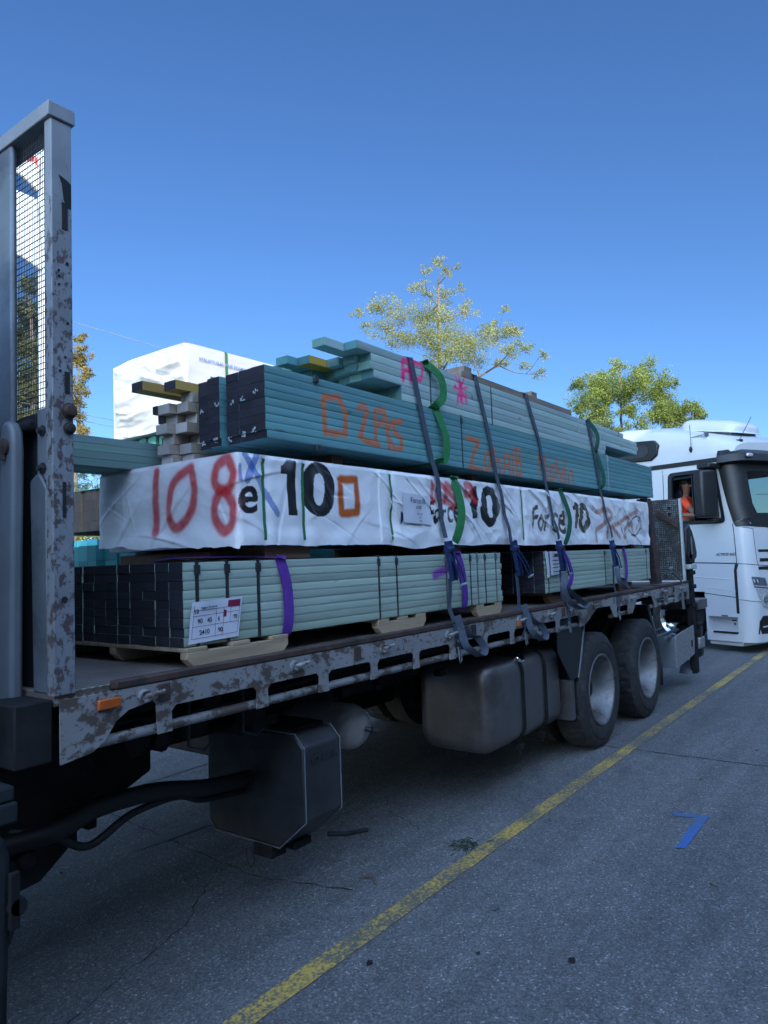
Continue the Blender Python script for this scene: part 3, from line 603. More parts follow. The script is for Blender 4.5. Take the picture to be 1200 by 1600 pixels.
rc = MB(); rc.tube(smooth_pts([(8.55,2.31,1.42),(8.64,2.29,1.37),(8.75,2.27,1.31),(8.80,2.265,1.26)]), .012, 8); rc.box(8.74,8.80,2.255,2.268,.98,1.27); rc.tube([(8.50,2.33,1.44),(8.56,2.31,1.46)], .02, 8); rc.build('load_binder', M['gal'], T, smooth=True)
# rear mast, lamps and coupling behind the ramp
ra = thing_part('rear_frame', (9.6,2.9,.9), T)
mm = MB(); mm.box(9.32,9.47,2.30,2.37,.15,1.62); mm.box(9.1,9.32,2.31,2.36,1.0,1.12)
for z in (.62,.95,1.18,1.35,1.5): mm.box(9.30,9.52,2.285,2.30,z,z+.05)
mm.build('mast', M['black'], ra, bev=.01)
MB().box(9.55,10.0,2.28,2.75,.90,1.03).build('rear_buffer', M['tank'], ra, bev=.015)
MB().box(9.55,9.88,2.3,2.7,.74,.89).cyl((9.5,2.3,.72),(9.62,2.28,.74),.03,10).build('rear_buffer', M['black'], ra, bev=.03)
MB().box(9.58,9.80,2.30,2.60,.30,.73).build('wheel_cover', M['blackplastic'], ra, bev=.06, seg=4)
MB().box(9.56,9.80,2.29,2.40,.42,.56).build('tail_lamp', M['alu'], ra, bev=.02)
MB().prism([(9.28,.15),(9.55,.15),(9.42,.30)], 'y', 2.35, 2.5).build('stabiliser_foot', M['gal'], ra, bev=.01)
cw = MB(); cw.prism([(9.25,1.60),(9.32,1.93),(9.42,1.99),(9.56,1.90),(9.66,1.78),(9.74,1.62),(9.70,1.54),(9.35,1.50)], 'y', 2.30, 2.75); cw.build('rear_cowl', M['blackplastic'], ra, bev=.03, seg=3)
MB().box(9.42,9.46,2.285,2.2985,1.60,1.82).build('cowl_grip', M['panel'], ra, bev=.006)
MB().box(9.28,9.60,2.28,2.5,1.42,1.48).build('cowl_plate', M['wband'], ra, bev=.01)
# headboard
hb = thing_part('headboard', (1.28,3.5,1.28), T)
po = MB(); po.box(1.245,1.320,2.300,2.345,1.27,3.245); ph = po.build('post', M['rail_grey'], hb, bev=.004)
for x0, x1, z0, z1 in ((1.283,1.303,2.86,2.955),(1.288,1.306,2.285,2.36),(1.278,1.290,1.86,1.98)): MB().box(x0,x1,2.2975,2.2995,z0,z1).build('post_slot', M['joint'], ph)
for x, z, rr in ((1.282,1.585,.011),(1.27,2.71,.004),(1.27,2.69,.004),(1.27,2.66,.004),(1.272,2.36,.005),(1.30,2.74,.006),(1.30,2.53,.005),(1.29,2.41,.004)): MB().cyl((x,2.2995,z),(x,2.297,z),rr,14).build('bolt_hole', M['joint'], ph)
rr_ = MB(); rr_.prism([(1.272,3.05),(1.300,3.04),(1.317,3.03),(1.317,2.94),(1.303,2.94),(1.290,2.965),(1.283,3.02)], 'y', 2.2985, 2.2998); rr_.build('worn_patch', M['darkpaint'], ph)
bb_ = MB()
for x, z, rr in ((1.302,2.225,.022),(1.302,2.165,.017)): bb_.lathe([(0,rr*1.25),(-.008,rr*1.25),(-.009,rr),(-.022,rr*.8),(-.024,0)], (x,2.2995,z), 16)
bb_.build('pivot_bolt', M['rust'], ph, smooth=True)
MB().box(1.232,1.330,2.292,4.70,3.246,3.30).build('top_beam', M['rail_grey'], hb, bev=.004)
MB().box(1.25,1.33,4.62,4.70,1.28,3.24).build('post', M['rail_grey'], hb, bev=.004)
MB().box(1.236,1.262,2.562,2.66,1.28,3.245).build('inner_post', M['gal'], hb, bev=.012)
MB().box(1.244,1.262,2.675,2.72,1.28,3.245).build('inner_post', M['gal'], hb, bev=.012)
ms = MB(); xm = 1.272
for y in np.arange(2.348, 4.62, 0.0118): ms.cyl((xm,y,2.24),(xm,y,3.246),.0016,4)
for z in np.arange(2.25, 3.245, 0.0225): ms.cyl((xm-.002,2.33,z),(xm-.002,4.62,z),.0016,4)
ms.build('mesh_panel', M['mesh'], hb)
MB().box(1.262,1.27,2.346,2.435,1.99,2.245).build('gusset_plate', M['panel'], hb, bev=.01)
MB().prism([(2.346,1.275),(2.438,1.275),(2.456,1.99),(2.446,2.0),(2.40,2.02),(2.346,1.96)], 'x', 1.246, 1.2615).build('lower_plate', M['gal'], hb, bev=.006)
MB().box(1.28,1.33,2.36,4.6,1.28,2.235).build('lower_panel', M['interior'], hb)
bo_ = MB()
for z in (2.165,2.035): bo_.lathe([(0,.016),(-.006,.017),(-.007,.012),(-.02,.012),(-.021,0)], (1.262,2.395,z), 6, 'x'); bo_.lathe([(0,.02),(-.004,.02),(-.004,.01)], (1.262,2.395,z), 16, 'x')
bo_.build('plate_bolt', M['box'], hb)
hg = MB(); hg.box(1.255,1.30,2.43,2.56,2.175,2.235); hg.cyl((1.25,2.44,2.19),(1.25,2.56,2.19),.022,12); hg.build('hinge_block', M['black'], hb, bev=.01)
arm = MB(); arm.prism([(2.462,2.10),(2.470,2.165),(2.490,2.20),(2.520,2.21),(2.545,2.195),(2.555,2.15),(2.560,1.9),(2.568,1.5),(2.60,1.25),(2.66,1.12),(2.70,1.06),(2.68,1.03),(2.60,1.03),(2.53,1.07),(2.492,1.15),(2.480,1.25),(2.475,1.6)], 'x', 1.19, 1.235)
arm.build('lever_arm', M['panel'], hb, bev=.014, seg=3)
MB().lathe([(0,.03),(-.012,.03),(-.016,.02),(-.018,0)], (1.192,2.513,2.115), 20, 'x').cyl((1.184,2.513,2.10),(1.184,2.513,2.07),.010,8).build('arm_bolt', M['rust'], hb, smooth=True)
MB().prism([(2.60,2.22),(2.64,2.25),(2.72,2.26),(2.80,2.26),(2.80,2.03),(2.60,2.03)], 'x', 1.19, 1.20).build('bolted_plate', M['panel'], hb, bev=.006)
b3 = MB()
for z in (2.175,2.07): b3.lathe([(0,.02),(-.006,.02),(-.007,.014),(-.022,.014),(-.023,0)], (1.19,2.625,z), 12, 'x')
b3.build('plate_bolt', M['box'], hb)
MB().box(1.19,1.20,2.60,3.4,1.28,2.02).build('bolted_plate', M['gal'], hb, bev=.004)
MB().box(1.12,1.245,2.31,2.50,1.06,1.262).box(1.2,1.244,2.501,3.9,1.06,1.262).build('front_bearer', M['black'], T, bev=.006)
MB().box(3.35,5.55,4.1,4.66,.34,1.12).build('far_tool_box', M['black'], T, bev=.02)
# the truck's own cab, ahead of the headboard (outside the left picture edge)
cabx = thing_part('cab', (-.3,3.5,.6), T)
cm = MB(); cm.prism([(-1.45,.75),(-1.42,1.7),(-1.15,2.75),(-.9,2.85),(.55,2.85),(.62,2.75),(.62,.95),(-.35,.95),(-.42,1.10),(-1.2,1.10),(-1.28,.75)], 'y', 2.34, 4.72); cm.build('cab_shell', M['panel'], cabx, bev=.05, seg=3)
MB().prism([(-1.18,1.72),(-1.02,2.5),(-.2,2.5),(-.2,1.72)], 'y', 2.325, 2.338).build('side_window', M['darkglass'], cabx, bev=.004)
MB().prism([(-1.465,1.72),(-1.455,1.8),(-1.22,2.6),(-1.205,2.6),(-1.44,1.74)], 'y', 2.5, 4.56).build('windscreen', M['darkglass'], cabx)
wheel(-.85, .487, 2.36, parent=cabx); wheel(-.85, .487, 4.70, side=1, parent=cabx)
MB().box(-1.52,-1.3,2.34,4.72,.42,.74).build('bumper', M['darkpaint'], cabx, bev=.03)
MB().box(-.35,.5,2.40,2.95,.35,.92).build('side_locker', M['darkpaint'], cabx, bev=.03)
# cab rear mudguard just inside the left picture edge
mg = MB(); mg.box(0.6,1.06,2.16,2.5,.955,1.015); mg.box(.6,1.055,2.17,2.48,1.0155,1.06); mg.build('step_box', M['darkpaint'], T, bev=.008)
MB().prism([(.60,.36),(1.035,.36),(1.045,.86),(1.03,.92),(.99,.945),(.60,.945)], 'y', 2.17, 2.5).build('front_mudguard', M['darkpaint'], T, bev=.02, seg=3)
MB().cyl((1.055,2.15,.72),(1.055,2.20,.72),.028,10).box(1.03,1.06,2.15,2.169,.66,.82).build('guard_clamp', M['black'], T, bev=.004)
# ================================================================ TIMBER PACKS
YN = 2.35
TEAL = (0.12,0.285,0.29); TEAL2 = (0.32,0.44,0.42); LVL = (0.335,0.42,0.345); DARK = (0.022,0.022,0.03); RAW = (0.42,0.34,0.29)
def sprayed(strokes, colr, soft=.006):
    def fn(X, Z, cc):
        m = np.zeros(X.shape); px = X+.004*(fbm(X*22, Z*22, 2)-.5); pz = Z+.004*(fbm(X*22+9, Z*22+3, 2)-.5)
        for w_, pts in strokes:
            lo = min(p[0] for p in pts)-.06; hi = max(p[0] for p in pts)+.06; lz = min(p[1] for p in pts)-.06; hz = max(p[1] for p in pts)+.06
            if X.max() < lo or X.min() > hi or Z.max() < lz or Z.min() > hz: continue
            d = segdist(px, pz, pts); m = np.maximum(m, 1-sstep(w_*.75, w_+soft, d))
        m = m*(0.80+.2*sstep(.3, .7, fbm(X*60, Z*60, 2)))
        return cc*(1-m[..., None])+np.array(colr)*m[..., None]
    return fn
def bandloop(x, y0, y1, z0, z1, w_, t, off, m, parent, name='steel_strap', seal=True):
    b = MB(); P = [(x,y0-off,z0-off),(x,y0-off,(z0+z1)/2),(x,y0-off,z1+off),(x,(y0+y1)/2,z1+off),(x,y1+off,z1+off),(x,y1+off,z0-off),(x,(y0+y1)/2,z0-off),(x,y0-off,z0-off)]
    b.ribbon(P, (1,0,0), w_, t); 
    if seal: b.box(x-w_*.75,x+w_*.75,y0-off-.006,y0-off+.006,z1-.05,z1-.012); b.box(x-w_*.7,x+w_*.7,y0-off-.003,y0+.03,z1+off,z1+off+.004)
    return b.build(name, m, parent)
# --- bottom pack, near end
def pallet(x0, x1, ys, zt=1.36, label='', long=True, m='pallet'):
    p = thing('pallet', ((x0+x1)/2, 2.85, DZ), label, 'pallet', None)
    for y in ys:
        s_ = MB(); c = .035; s_.prism([(x0,zt-.018),(x0,zt-.045),(x0+c,DZ+.001),(x1-c,DZ+.001),(x1,zt-.045),(x1,zt-.018)], 'y', y, y+.045); s_.build('stringer', M[m], p, bev=.002)
    n = max(2, int((x1-x0)/.14))
    for i in range(n):
        a = x0+(x1-x0-.1)*i/(n-1); s_ = MB(); s_.box(a,a+.1,ys[0]+.0,ys[-1]+.045,zt-.0175,zt-.001); s_.build('deck_board', M[m], p, bev=.002)
    return p
pallet(1.80,2.36,(2.33,2.82,3.32), label='pale wooden pallet under the near end of the bottom pack, nearest the headboard')
pallet(3.06,3.52,(2.35,2.85,3.32), label='short wooden pallet under the middle of the long bottom pack')
pallet(4.12,4.47,(2.35,2.85,3.32), label='wooden pallet under the far end of the long bottom pack, beside the gap')
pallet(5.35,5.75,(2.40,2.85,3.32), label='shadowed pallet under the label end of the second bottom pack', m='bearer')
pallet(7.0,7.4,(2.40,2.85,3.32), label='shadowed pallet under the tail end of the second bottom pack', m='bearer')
def pack(name, label, x0, x1, yn, ncol, pitch, z0, z1, nl, c, cend, cat='timber pack', step=None, fn=None, stagger=.02, endx=None, colgap=None, group=None, cfn=None):
    t = thing(name, ((x0+x1)/2, yn+ncol*pitch/2, z0), label, cat, group)
    B = BP(); h = (z1-z0)/nl
    for k in range(ncol):
        sx_ = RNG.uniform(-stagger, stagger) if k else 0
        for l in range(nl):
            if endx: 
                q = endx(k, l)
                if q is None: continue
                a, b_ = q
            else: a, b_ = x0+sx_+RNG.uniform(-.0015,.0015), x1+sx_+RNG.uniform(-.01,.01)
            y = yn+k*pitch+(colgap(k) if colgap else 0)
            cc = cfn(k, l, c) if cfn else c; ce = cend(k, l) if callable(cend) else cend
            B.board(a, b_, y, y+pitch-.003, z0+l*h+.0007, z0+(l+1)*h-.0007, cc, ce, step=(step if k == 0 else None), fn=(fn if k == 0 else None))
    B.build('timber', t); return t
purp = sprayed([(.018,[(3.63,1.575),(3.70,1.59),(3.80,1.61)]),(.028,[(3.90,1.60),(3.94,1.63)])], (.25,.04,.40), .02)
vl = [3.84-.03, 2.69]
def l1fn(X, Z, cc):
    cc = purp(X, Z, cc); return cc*(1-.5*(np.abs(X-3.775)[..., None] < .004))
A = pack('timber_pack', 'long black ended bottom pack of pale green timber, carrying a white paper label', 1.80, 4.48, YN, 12, .0905, 1.362, 1.697, 9, LVL, DARK, step=.009, fn=l1fn, stagger=.003)
for i, x in enumerate([1.868,2.025,2.202,2.685,3.079,3.243,3.761,4.057,4.148,4.252,4.404]):
    if i == 3: continue
    bandloop(x, YN, YN+12*.0905, 1.362, 1.697, .018 if i < 3 else .013, .0015, .002, M['band' if i < 6 or i % 2 else 'gal'], A)
# document label
lb = thing('paper_label', (1.94,2.34,1.45), 'crumpled white paper label with figures on the near end of the bottom pack', 'label')
nu, nv = 24, 16; U, V_ = np.meshgrid(np.linspace(0,.262,nu+1), np.linspace(0,.165,nv+1), indexing='ij')
def labp(u, v, o=0):
    x = 1.812+u+.02*(v/.165); z = 1.372+v+u*.03; y = 2.3395-o-.004*np.sin(u*30)*sstep(.02,.16,v)-.006*fbm(u*20,v*20,2)*sstep(.1,.165,v); return x, y, z
X_, Y_, Z_ = labp(U, V_); bp = BP(); bp.grid(np.stack([X_,Y_,Z_],-1), nu, nv, np.tile([.6,.6,.66],(U.size,1)).reshape(*U.shape,3)); bp.build('sheet', lb, M['paper'])
ik = MB()
def inkbox(u0, v0, u1, v1):
    n = 6
    for i in range(n):
        a = u0+(u1-u0)*i/n; b_ = u0+(u1-u0)*(i+1)/n; vs = []
        for (u, v) in ((a,v0),(b_,v0),(b_,v1),(a,v1)):
            x, y, z = labp(np.float64(u), np.float64(v), .0022); vs.append((float(x), float(y), float(z)))
        ik.add(vs, [(0,1,2,3)])
for v in (.018,.065,.107,.128): inkbox(.012,v,.25,v+.0016)
for u, a, b_ in ((.012,.018,.15),(.13,.018,.128),(.17,.018,.128),(.205,.065,.15),(.25,.018,.14)): inkbox(u,a,u+.0016,b_)
ik.build('printed_grid', M['ink'], lb)
mr = MB(); ik = mr; inkbox(.19,.130,.252,.156); inkbox(.17,.09,.185,.118); mr.build('printed_block', M['maroon'], lb)
for s_, u, v, sz in (('10',.014,.118,.024),('90',.035,.078,.026),('45',.085,.078,.026),('E',.142,.078,.022),('70',.222,.078,.022),('2410',.05,.032,.026),('90',.145,.032,.026),('Timber Products',.045,.134,.012)):
    x, y, z = labp(np.float64(u), np.float64(v), .0035); text_obj('printed_text', s_, sz, (float(x),float(y),float(z)), (rad(90),rad(-3),0), M['ink'], lb, .0004, .0002)
fl = BP(); X_, Y_, Z_ = labp(U, V_, .006); Y_ = Y_-.004*fbm(U*40+V_*25, V_*12, 3); fl.grid(np.stack([X_,Y_,Z_],-1), nu, nv, np.ones((*U.shape,3))); pass
# --- second bottom pack
Bq = pack('timber_pack', 'second bottom pack of pale green timber, the one nearest the tail ramp', 5.19, 7.88, YN, 12, .0905, 1.37, 1.695, 9, LVL, DARK, step=.02, fn=lambda X,Z,c: c, stagger=.004)
for x in [5.259,6.52,7.763]: bandloop(x, YN, YN+12*.0905, 1.37, 1.695, .016, .0015, .002, M['band'], Bq)
lb2 = thing('paper_label', (5.35,2.33,1.6), 'folded white label sheet hanging on the second bottom pack behind a blue ratchet', 'label')
MB().prism([(5.19,1.70),(5.235,1.685),(5.25,1.50),(5.215,1.49)], 'y', 2.330, 2.336).build('folded_edge', M['paper'], lb2, bev=.001)
MB().prism([(5.28,1.695),(5.50,1.69),(5.50,1.515),(5.29,1.505)], 'y', 2.336, 2.339).build('sheet', M['paper'], lb2)
q = MB(); ikk = [(5.33,.012),(5.33,.045),(5.33,.07),(5.33,.10),(5.33,.13)]
for x, dz in ikk: q.box(x,x+.13,2.3345,2.3355,1.52+dz,1.526+dz)
q.box(5.36,5.46,2.334,2.3355,1.655,1.675); q.build('printed_lines', M['ink'], lb2)
# --- far row on the deck
C1 = pack('timber_pack', 'teal timber pack on the far side of the deck, seen beside the headboard post', 2.35, 7.6, 3.48, 11, .0905, 1.37, 1.825, 5, (.05,.25,.25), lambda k,l: (.05,.22,.22), stagger=.05)
for x in (2.7,4.2,6.6):
    b = MB(); b.box(x,x+.09,3.48,4.46,DZ+.001,1.368); o = b.build('bearer', M['bearer']); tag(o, 'brown timber bearer under the far teal pack on the deck', 'bearer', 'bearers under the far teal pack')
# bearers carrying the wrapped pack
for i, x in enumerate((2.28,3.9,5.6,7.4)):
    b = MB(); b.box(x,x+(.30 if i == 0 else .1),2.38,3.38,1.70,1.762); o = b.build('bearer', M['bearer'], bev=.004)
    tag(o, 'dark brown bearer board under the wrapped pack, nearest the headboard' if i == 0 else 'dark bearer between the bottom pack and the white wrapped pack', 'bearer', None if i == 0 else 'bearers under the wrapped pack')
b = MB(); b.box(2.14,2.28-.005,2.6,3.3,1.70,1.745); tag(b.build('bearer', M['bearer'], bev=.004), 'short brown board lying under the 108 end of the wrapped pack', 'bearer')
# --- white wrapped pack
Wt = thing('wrapped_pack', (5.0,2.85,1.77), 'white plastic wrapped timber pack with red 108 sprayed on its end', 'wrapped pack')
CR = {'red': (.56,.012,.02), 'blue': (.025,.12,.42), 'orange': (.50,.10,.012), 'rust': (.42,.14,.06), 'black': (.02,.02,.022)}
STR = [(c_, w_, smooth2(p_) if (c_ in ('red','rust') or len(p_) > 5) and c_ != 'orange' else p_) for c_, w_, p_ in [('red',0.026,[(-0.574,2.133),(-0.583,1.999),(-0.594,1.851)]),('red',0.024,[(-0.325,2.127),(-0.436,2.078),(-0.479,1.981),(-0.482,1.9),(-0.434,1.862),(-0.363,1.893),(-0.307,1.958),(-0.289,2.035),(-0.31,2.116),(-0.325,2.127)]),('red',0.026,[(-0.074,2.148),(-0.132,2.116),(-0.148,2.051),(-0.107,2.009),(-0.05,2.023),(-0.027,2.077),(-0.053,2.136),(-0.074,2.148)]),('red',0.026,[(-0.107,2.009),(-0.151,1.956),(-0.153,1.889),(-0.098,1.834),(-0.042,1.854),(-0.032,1.928),(-0.065,1.987),(-0.107,2.009)]),('blue',0.016,[(0.041,2.162),(0.133,2.036),(0.229,1.904)]),('blue',0.018,[(0.111,2.161),(0.074,2.104),(0.047,2.053)]),('blue',0.008,[(0.011,2.114),(0.009,2.051)]),('orange',0.02,[(0.686,2.098),(0.807,2.102),(0.815,1.927),(0.685,1.923),(0.677,2.092)]),('red',0.016,[(1.516,2.134),(1.533,2.097),(1.514,2.055),(1.536,2.024)]),('red',0.02,[(1.602,2.124),(1.582,2.081),(1.596,2.041),(1.637,2.024),(1.682,2.045),(1.669,2.105),(1.62,2.129)]),('red',0.022,[(1.698,2.13),(1.758,2.11),(1.796,2.136),(1.821,2.108)]),('red',0.022,[(1.686,2.091),(1.754,2.062),(1.825,2.042),(1.803,1.998),(1.732,2.014),(1.681,2.026)]),('red',0.024,[(1.946,2.14),(2.003,2.138),(1.999,2.094),(1.941,2.086),(1.945,2.135)]),('red',0.02,[(1.998,2.074),(2.064,2.047)]),('rust',0.025,[(4.249,2.038),(4.529,2.067),(4.635,2.009),(4.394,1.924),(4.222,1.863),(4.211,1.786)]),('rust',0.02,[(4.618,1.908),(4.865,1.953),(5.131,2.022),(5.409,2.074)]),('rust',0.02,[(4.487,1.806),(4.531,1.906),(4.729,1.868),(4.84,1.807)]),('rust',0.025,[(4.964,1.807),(5.046,1.914),(5.248,1.938),(5.295,1.83)]),('black',0.01,[(5.136,1.872),(5.185,1.959),(5.401,2.029),(5.529,1.965),(5.437,1.853),(5.228,1.829)]),('black',0.007,[(5.418,2.118),(5.547,2.055),(5.428,1.985),(5.552,1.898)])]]
GL = [('e',(-0.002,1.9,0.108,2.024)),('1',(0.259,1.902,0.364,2.162)),('0',(0.401,1.898,0.631,2.168)),('For',(1.469,1.894,1.67,2.021)),('ce',(1.679,1.893,1.858,1.997)),('1',(1.965,1.922,2.083,2.141)),('0',(2.109,1.882,2.384,2.149)),('For',(2.895,1.852,3.204,2.043)),('ce',(3.263,1.838,3.541,2.013)),('1',(3.703,1.868,3.821,2.098)),('0',(3.827,1.842,4.064,2.114))]
us = np.concatenate([np.arange(-1.05, 3.0, .0042), np.arange(3.0, 5.82, .008)]); nv = 104
rr = np.random.RandomState(5)
folds = []
for i in range(84):
    u0 = rr.uniform(-1.0, 5.8); z0 = rr.uniform(1.78, 2.17)
    ang = rr.uniform(-1.1, -.25) if u0 > .9 else rr.uniform(-1.5, 1.5)
    folds.append((u0, z0, ang, rr.uniform(.07,.30)*(1.1 if u0 > 1 else .7), rr.uniform(.008,.028), rr.uniform(.004,.015)*(1.0 if u0 > 1 else .45)*rr.choice([1,1,-.7])))
BW = [0.149,0.408,1.104,2.743]
def wrap_disp(U, Z):
    d = .010*(fbm(U*2.2, Z*5, 3)-.5)+.006*(fbm(U*7+Z*5, Z*9, 3)-.5)
    d += np.where(U > 1.0, 1, .35)*.012*(1-np.abs(2*fbm(U*2.2+Z*4, Z*3-U*.6, 2)-1)*2)
    d += np.where(U > 1.0, 1, .4)*.006*(1-np.abs(2*fbm(U*6-Z*3, Z*7+U*2, 2)-1)*2)
    for u0, z0, a, L, s_, A_ in folds:
        ca, sa = math.cos(a), math.sin(a); p = (U-u0)*ca+(Z-z0)*sa; q_ = -(U-u0)*sa+(Z-z0)*ca+.25*p*p
        d += A_*np.exp(-(np.where(q_ > 0, q_/s_, q_/(s_*.3)))**2)*np.exp(-(p/L)**2)
    for b_ in BW: d -= .008*np.exp(-((U-b_)/.025)**2); d += .005*np.exp(-((np.abs(U-b_)-.06)/.03)**2)*vnoise(Z*18+b_*9, U*0)
    d += .010*sstep(1.86, 1.78, Z)*(.3+vnoise(U*9, U*0+3))  # slack hem
    d += .010*np.exp(-((U+.0)/.5)**2)*0
    # slack gathers at the far edge of the end face
    d += .02*sstep(-.72,-1.0,U)*(fbm(U*6, Z*3+7, 3)-.3)
    return d
U, Vv = np.meshgrid(us, np.linspace(0, 1, nv+1), indexing='ij')
ztop = np.where(U > 0, 2.170+.0035*U, 2.170-.004*U)+.004*(fbm(U*6, U*0+2, 2)-.5)
zbot = np.where(U > 0, 1.765-.006*U, 1.755-.03*U)+.022*(fbm(U*3.1, U*0+5, 3)-.5)+np.where((U > .9), .0, .004)*(vnoise(U*40, U*0)-.5)+np.where(U < 0, .016, .0)*(fbm(U*14, U*0+1, 2)-.5)
zbot -= .02*np.exp(-((U-1.35)/.2)**2)
Z = ztop+(zbot-ztop)*Vv; D_ = wrap_disp(U, Z)*sstep(0, .05, Vv)
rc_ = .018
D_ = D_+.0
# corner blend: position and normal along the unrolled strip
ph = np.clip((U+rc_)/(2*rc_), 0, 1)*math.pi/2
Xc = np.where(U < -rc_, 2.10, np.where(U > rc_, 2.10+U, 2.10+rc_-rc_*np.cos(ph))); Yc = np.where(U < -rc_, YN-U, np.where(U > rc_, YN, YN+rc_-rc_*np.sin(ph)))
nx = np.where(U < -rc_, -1, np.where(U > rc_, 0, -np.cos(ph))); ny = np.where(U < -rc_, 0, np.where(U > rc_, -1, -np.sin(ph)))
edge = sstep(0, .035, Vv)*1.0
Xw = Xc+nx*D_; Yw = Yc+ny*D_
col = np.tile(np.array([.80,.80,.82]), (U.size, 1)).reshape(*U.shape, 3)*(1-.05*fbm(U*3, Z*6, 3))[..., None]
wu = U+np.where(U > 1.2, .035, .004)*(fbm(U*8, Z*9, 3)-.5)*2; wz = Z+np.where(U > 1.2, .03, .003)*(fbm(U*8+40, Z*9+7, 3)-.5)*2
shp = wu.shape
for s_, bx_ in GL:
    m = glyph_mask(s_, bx_, wu.ravel(), wz.ravel(), .035 if s_ == '0' else .018, .12 if s_ in 'For ce' or bx_[0] > 1 else 0).reshape(shp)
    m = m*(1-.16*sstep(.5,.75,fbm(U*10, Z*5, 2)))
    tint = np.array([.02,.02,.022]) if bx_[0] < 2.6 else np.array([.09,.075,.05])
    col = col*(1-m[..., None])+tint*m[..., None]
for c_, w_, pts in STR:
    u_ = U+.010*(fbm(U*14, Z*14, 2)-.5); z_ = Z+.010*(fbm(U*14+5, Z*14, 2)-.5)
    dd_ = segdist(u_, z_, pts); soft = .022 if c_ in ('red','rust') else .006
    den = .82+.18*fbm(U*50, Z*50, 2)
    m = (1-sstep(w_*.5, w_*.75+soft*.8, dd_))*den*(.8 if c_ == 'rust' else .95)*(.9 if c_ == 'red' and pts[0][0] > 0 else 1)
    if c_ == 'blue': m = (dd_ < w_)*.85*(1-.3*fbm(U*20, Z*20, 2))
    if c_ == 'orange': m = 1-sstep(w_*.6, w_+.012, dd_)
    col = col*(1-m[..., None])+np.array(CR[c_])*m[..., None]
# overspray of the red
ov = np.exp(-(segdist(U, Z, STR[0][2])/.05)**2)+np.exp(-(segdist(U, Z, STR[1][2])/.05)**2)+np.exp(-(segdist(U, Z, STR[2][2])/.05)**2)+np.exp(-(segdist(U, Z, STR[3][2])/.05)**2)
ov = np.clip(ov, 0, 1)*.22*(.6+.8*fbm(U*60, Z*60, 2)); col = col*(1-ov[..., None])+np.array([.5,.06,.06])*ov[..., None]
bp = BP(); bp.grid(np.stack([Xw, Yw, Z], -1), len(us)-1, nv, col)
bp_o = np_mesh('wrap_film', np.concatenate(bp.V), np.concatenate(bp.F), M['cloth'], Wt, np.concatenate(bp.C), smooth=True)
MB().box(2.125,7.90,2.375,3.38,1.765,2.158).build('top_and_core', M['paper'], Wt, bev=.012)
for b_ in BW: 
    q = MB(); P = [(2.1+b_,3.3,2.164),(2.1+b_,2.37,2.166),(2.1+b_,2.343,2.15)]+[(2.1+b_,2.350-float(wrap_disp(np.float64(b_), np.float64(z)))-.0025,z) for z in np.linspace(2.13,1.79,10)]+[(2.1+b_,2.37,1.758)]
    q.ribbon(P, (1,0,0), .016, .0015); q.build('binding_band', M['gband'], Wt)
# clear pouch with document
pb = thing_part('document_pouch', (3.4,2.33,1.95), Wt)
U2, V2 = np.meshgrid(np.linspace(0,1,14), np.linspace(0,1,10), indexing='ij'); px0, pz0, px1, pz1 = (1.206,1.88,1.492,2.049)
Xp = 2.1+px0+(px1-px0)*U2; Zp = pz0+(pz1-pz0)*V2+(U2-.5)*-.01; Yp = 2.333-.006*np.sin(U2*5)*V2-.006*fbm(U2*3,V2*3,2)
np_mesh('pouch_sheet', np.stack([Xp,Yp,Zp],-1).reshape(-1,3), np.array([[i*10+j,(i+1)*10+j,(i+1)*10+j+1,i*10+j+1] for i in range(13) for j in range(9)]), M['paper'], pb)
q = MB(); q.add([(3.285,2.3385,1.87),(3.315,2.3385,1.90),(3.312,2.3385,1.99),(3.298,2.3385,2.02)], [(0,1,2,3)]); q.build('torn_slit', M['ink'], pb)
text_obj('printed_text', 'Force10', .045, (3.37,2.322,2.0), (rad(90),rad(2),0), M['ink'], pb, .0, .0002)
for s_, z, sz, x in (('6300',1.965,.028,3.42),('90 x 45',1.93,.017,3.43),('LVL',1.91,.015,3.45),('H2S',1.89,.015,3.45)): text_obj('printed_text', s_, sz, (x,2.320,z), (rad(90),rad(2),0), M['ink'], pb, .0, .0002)
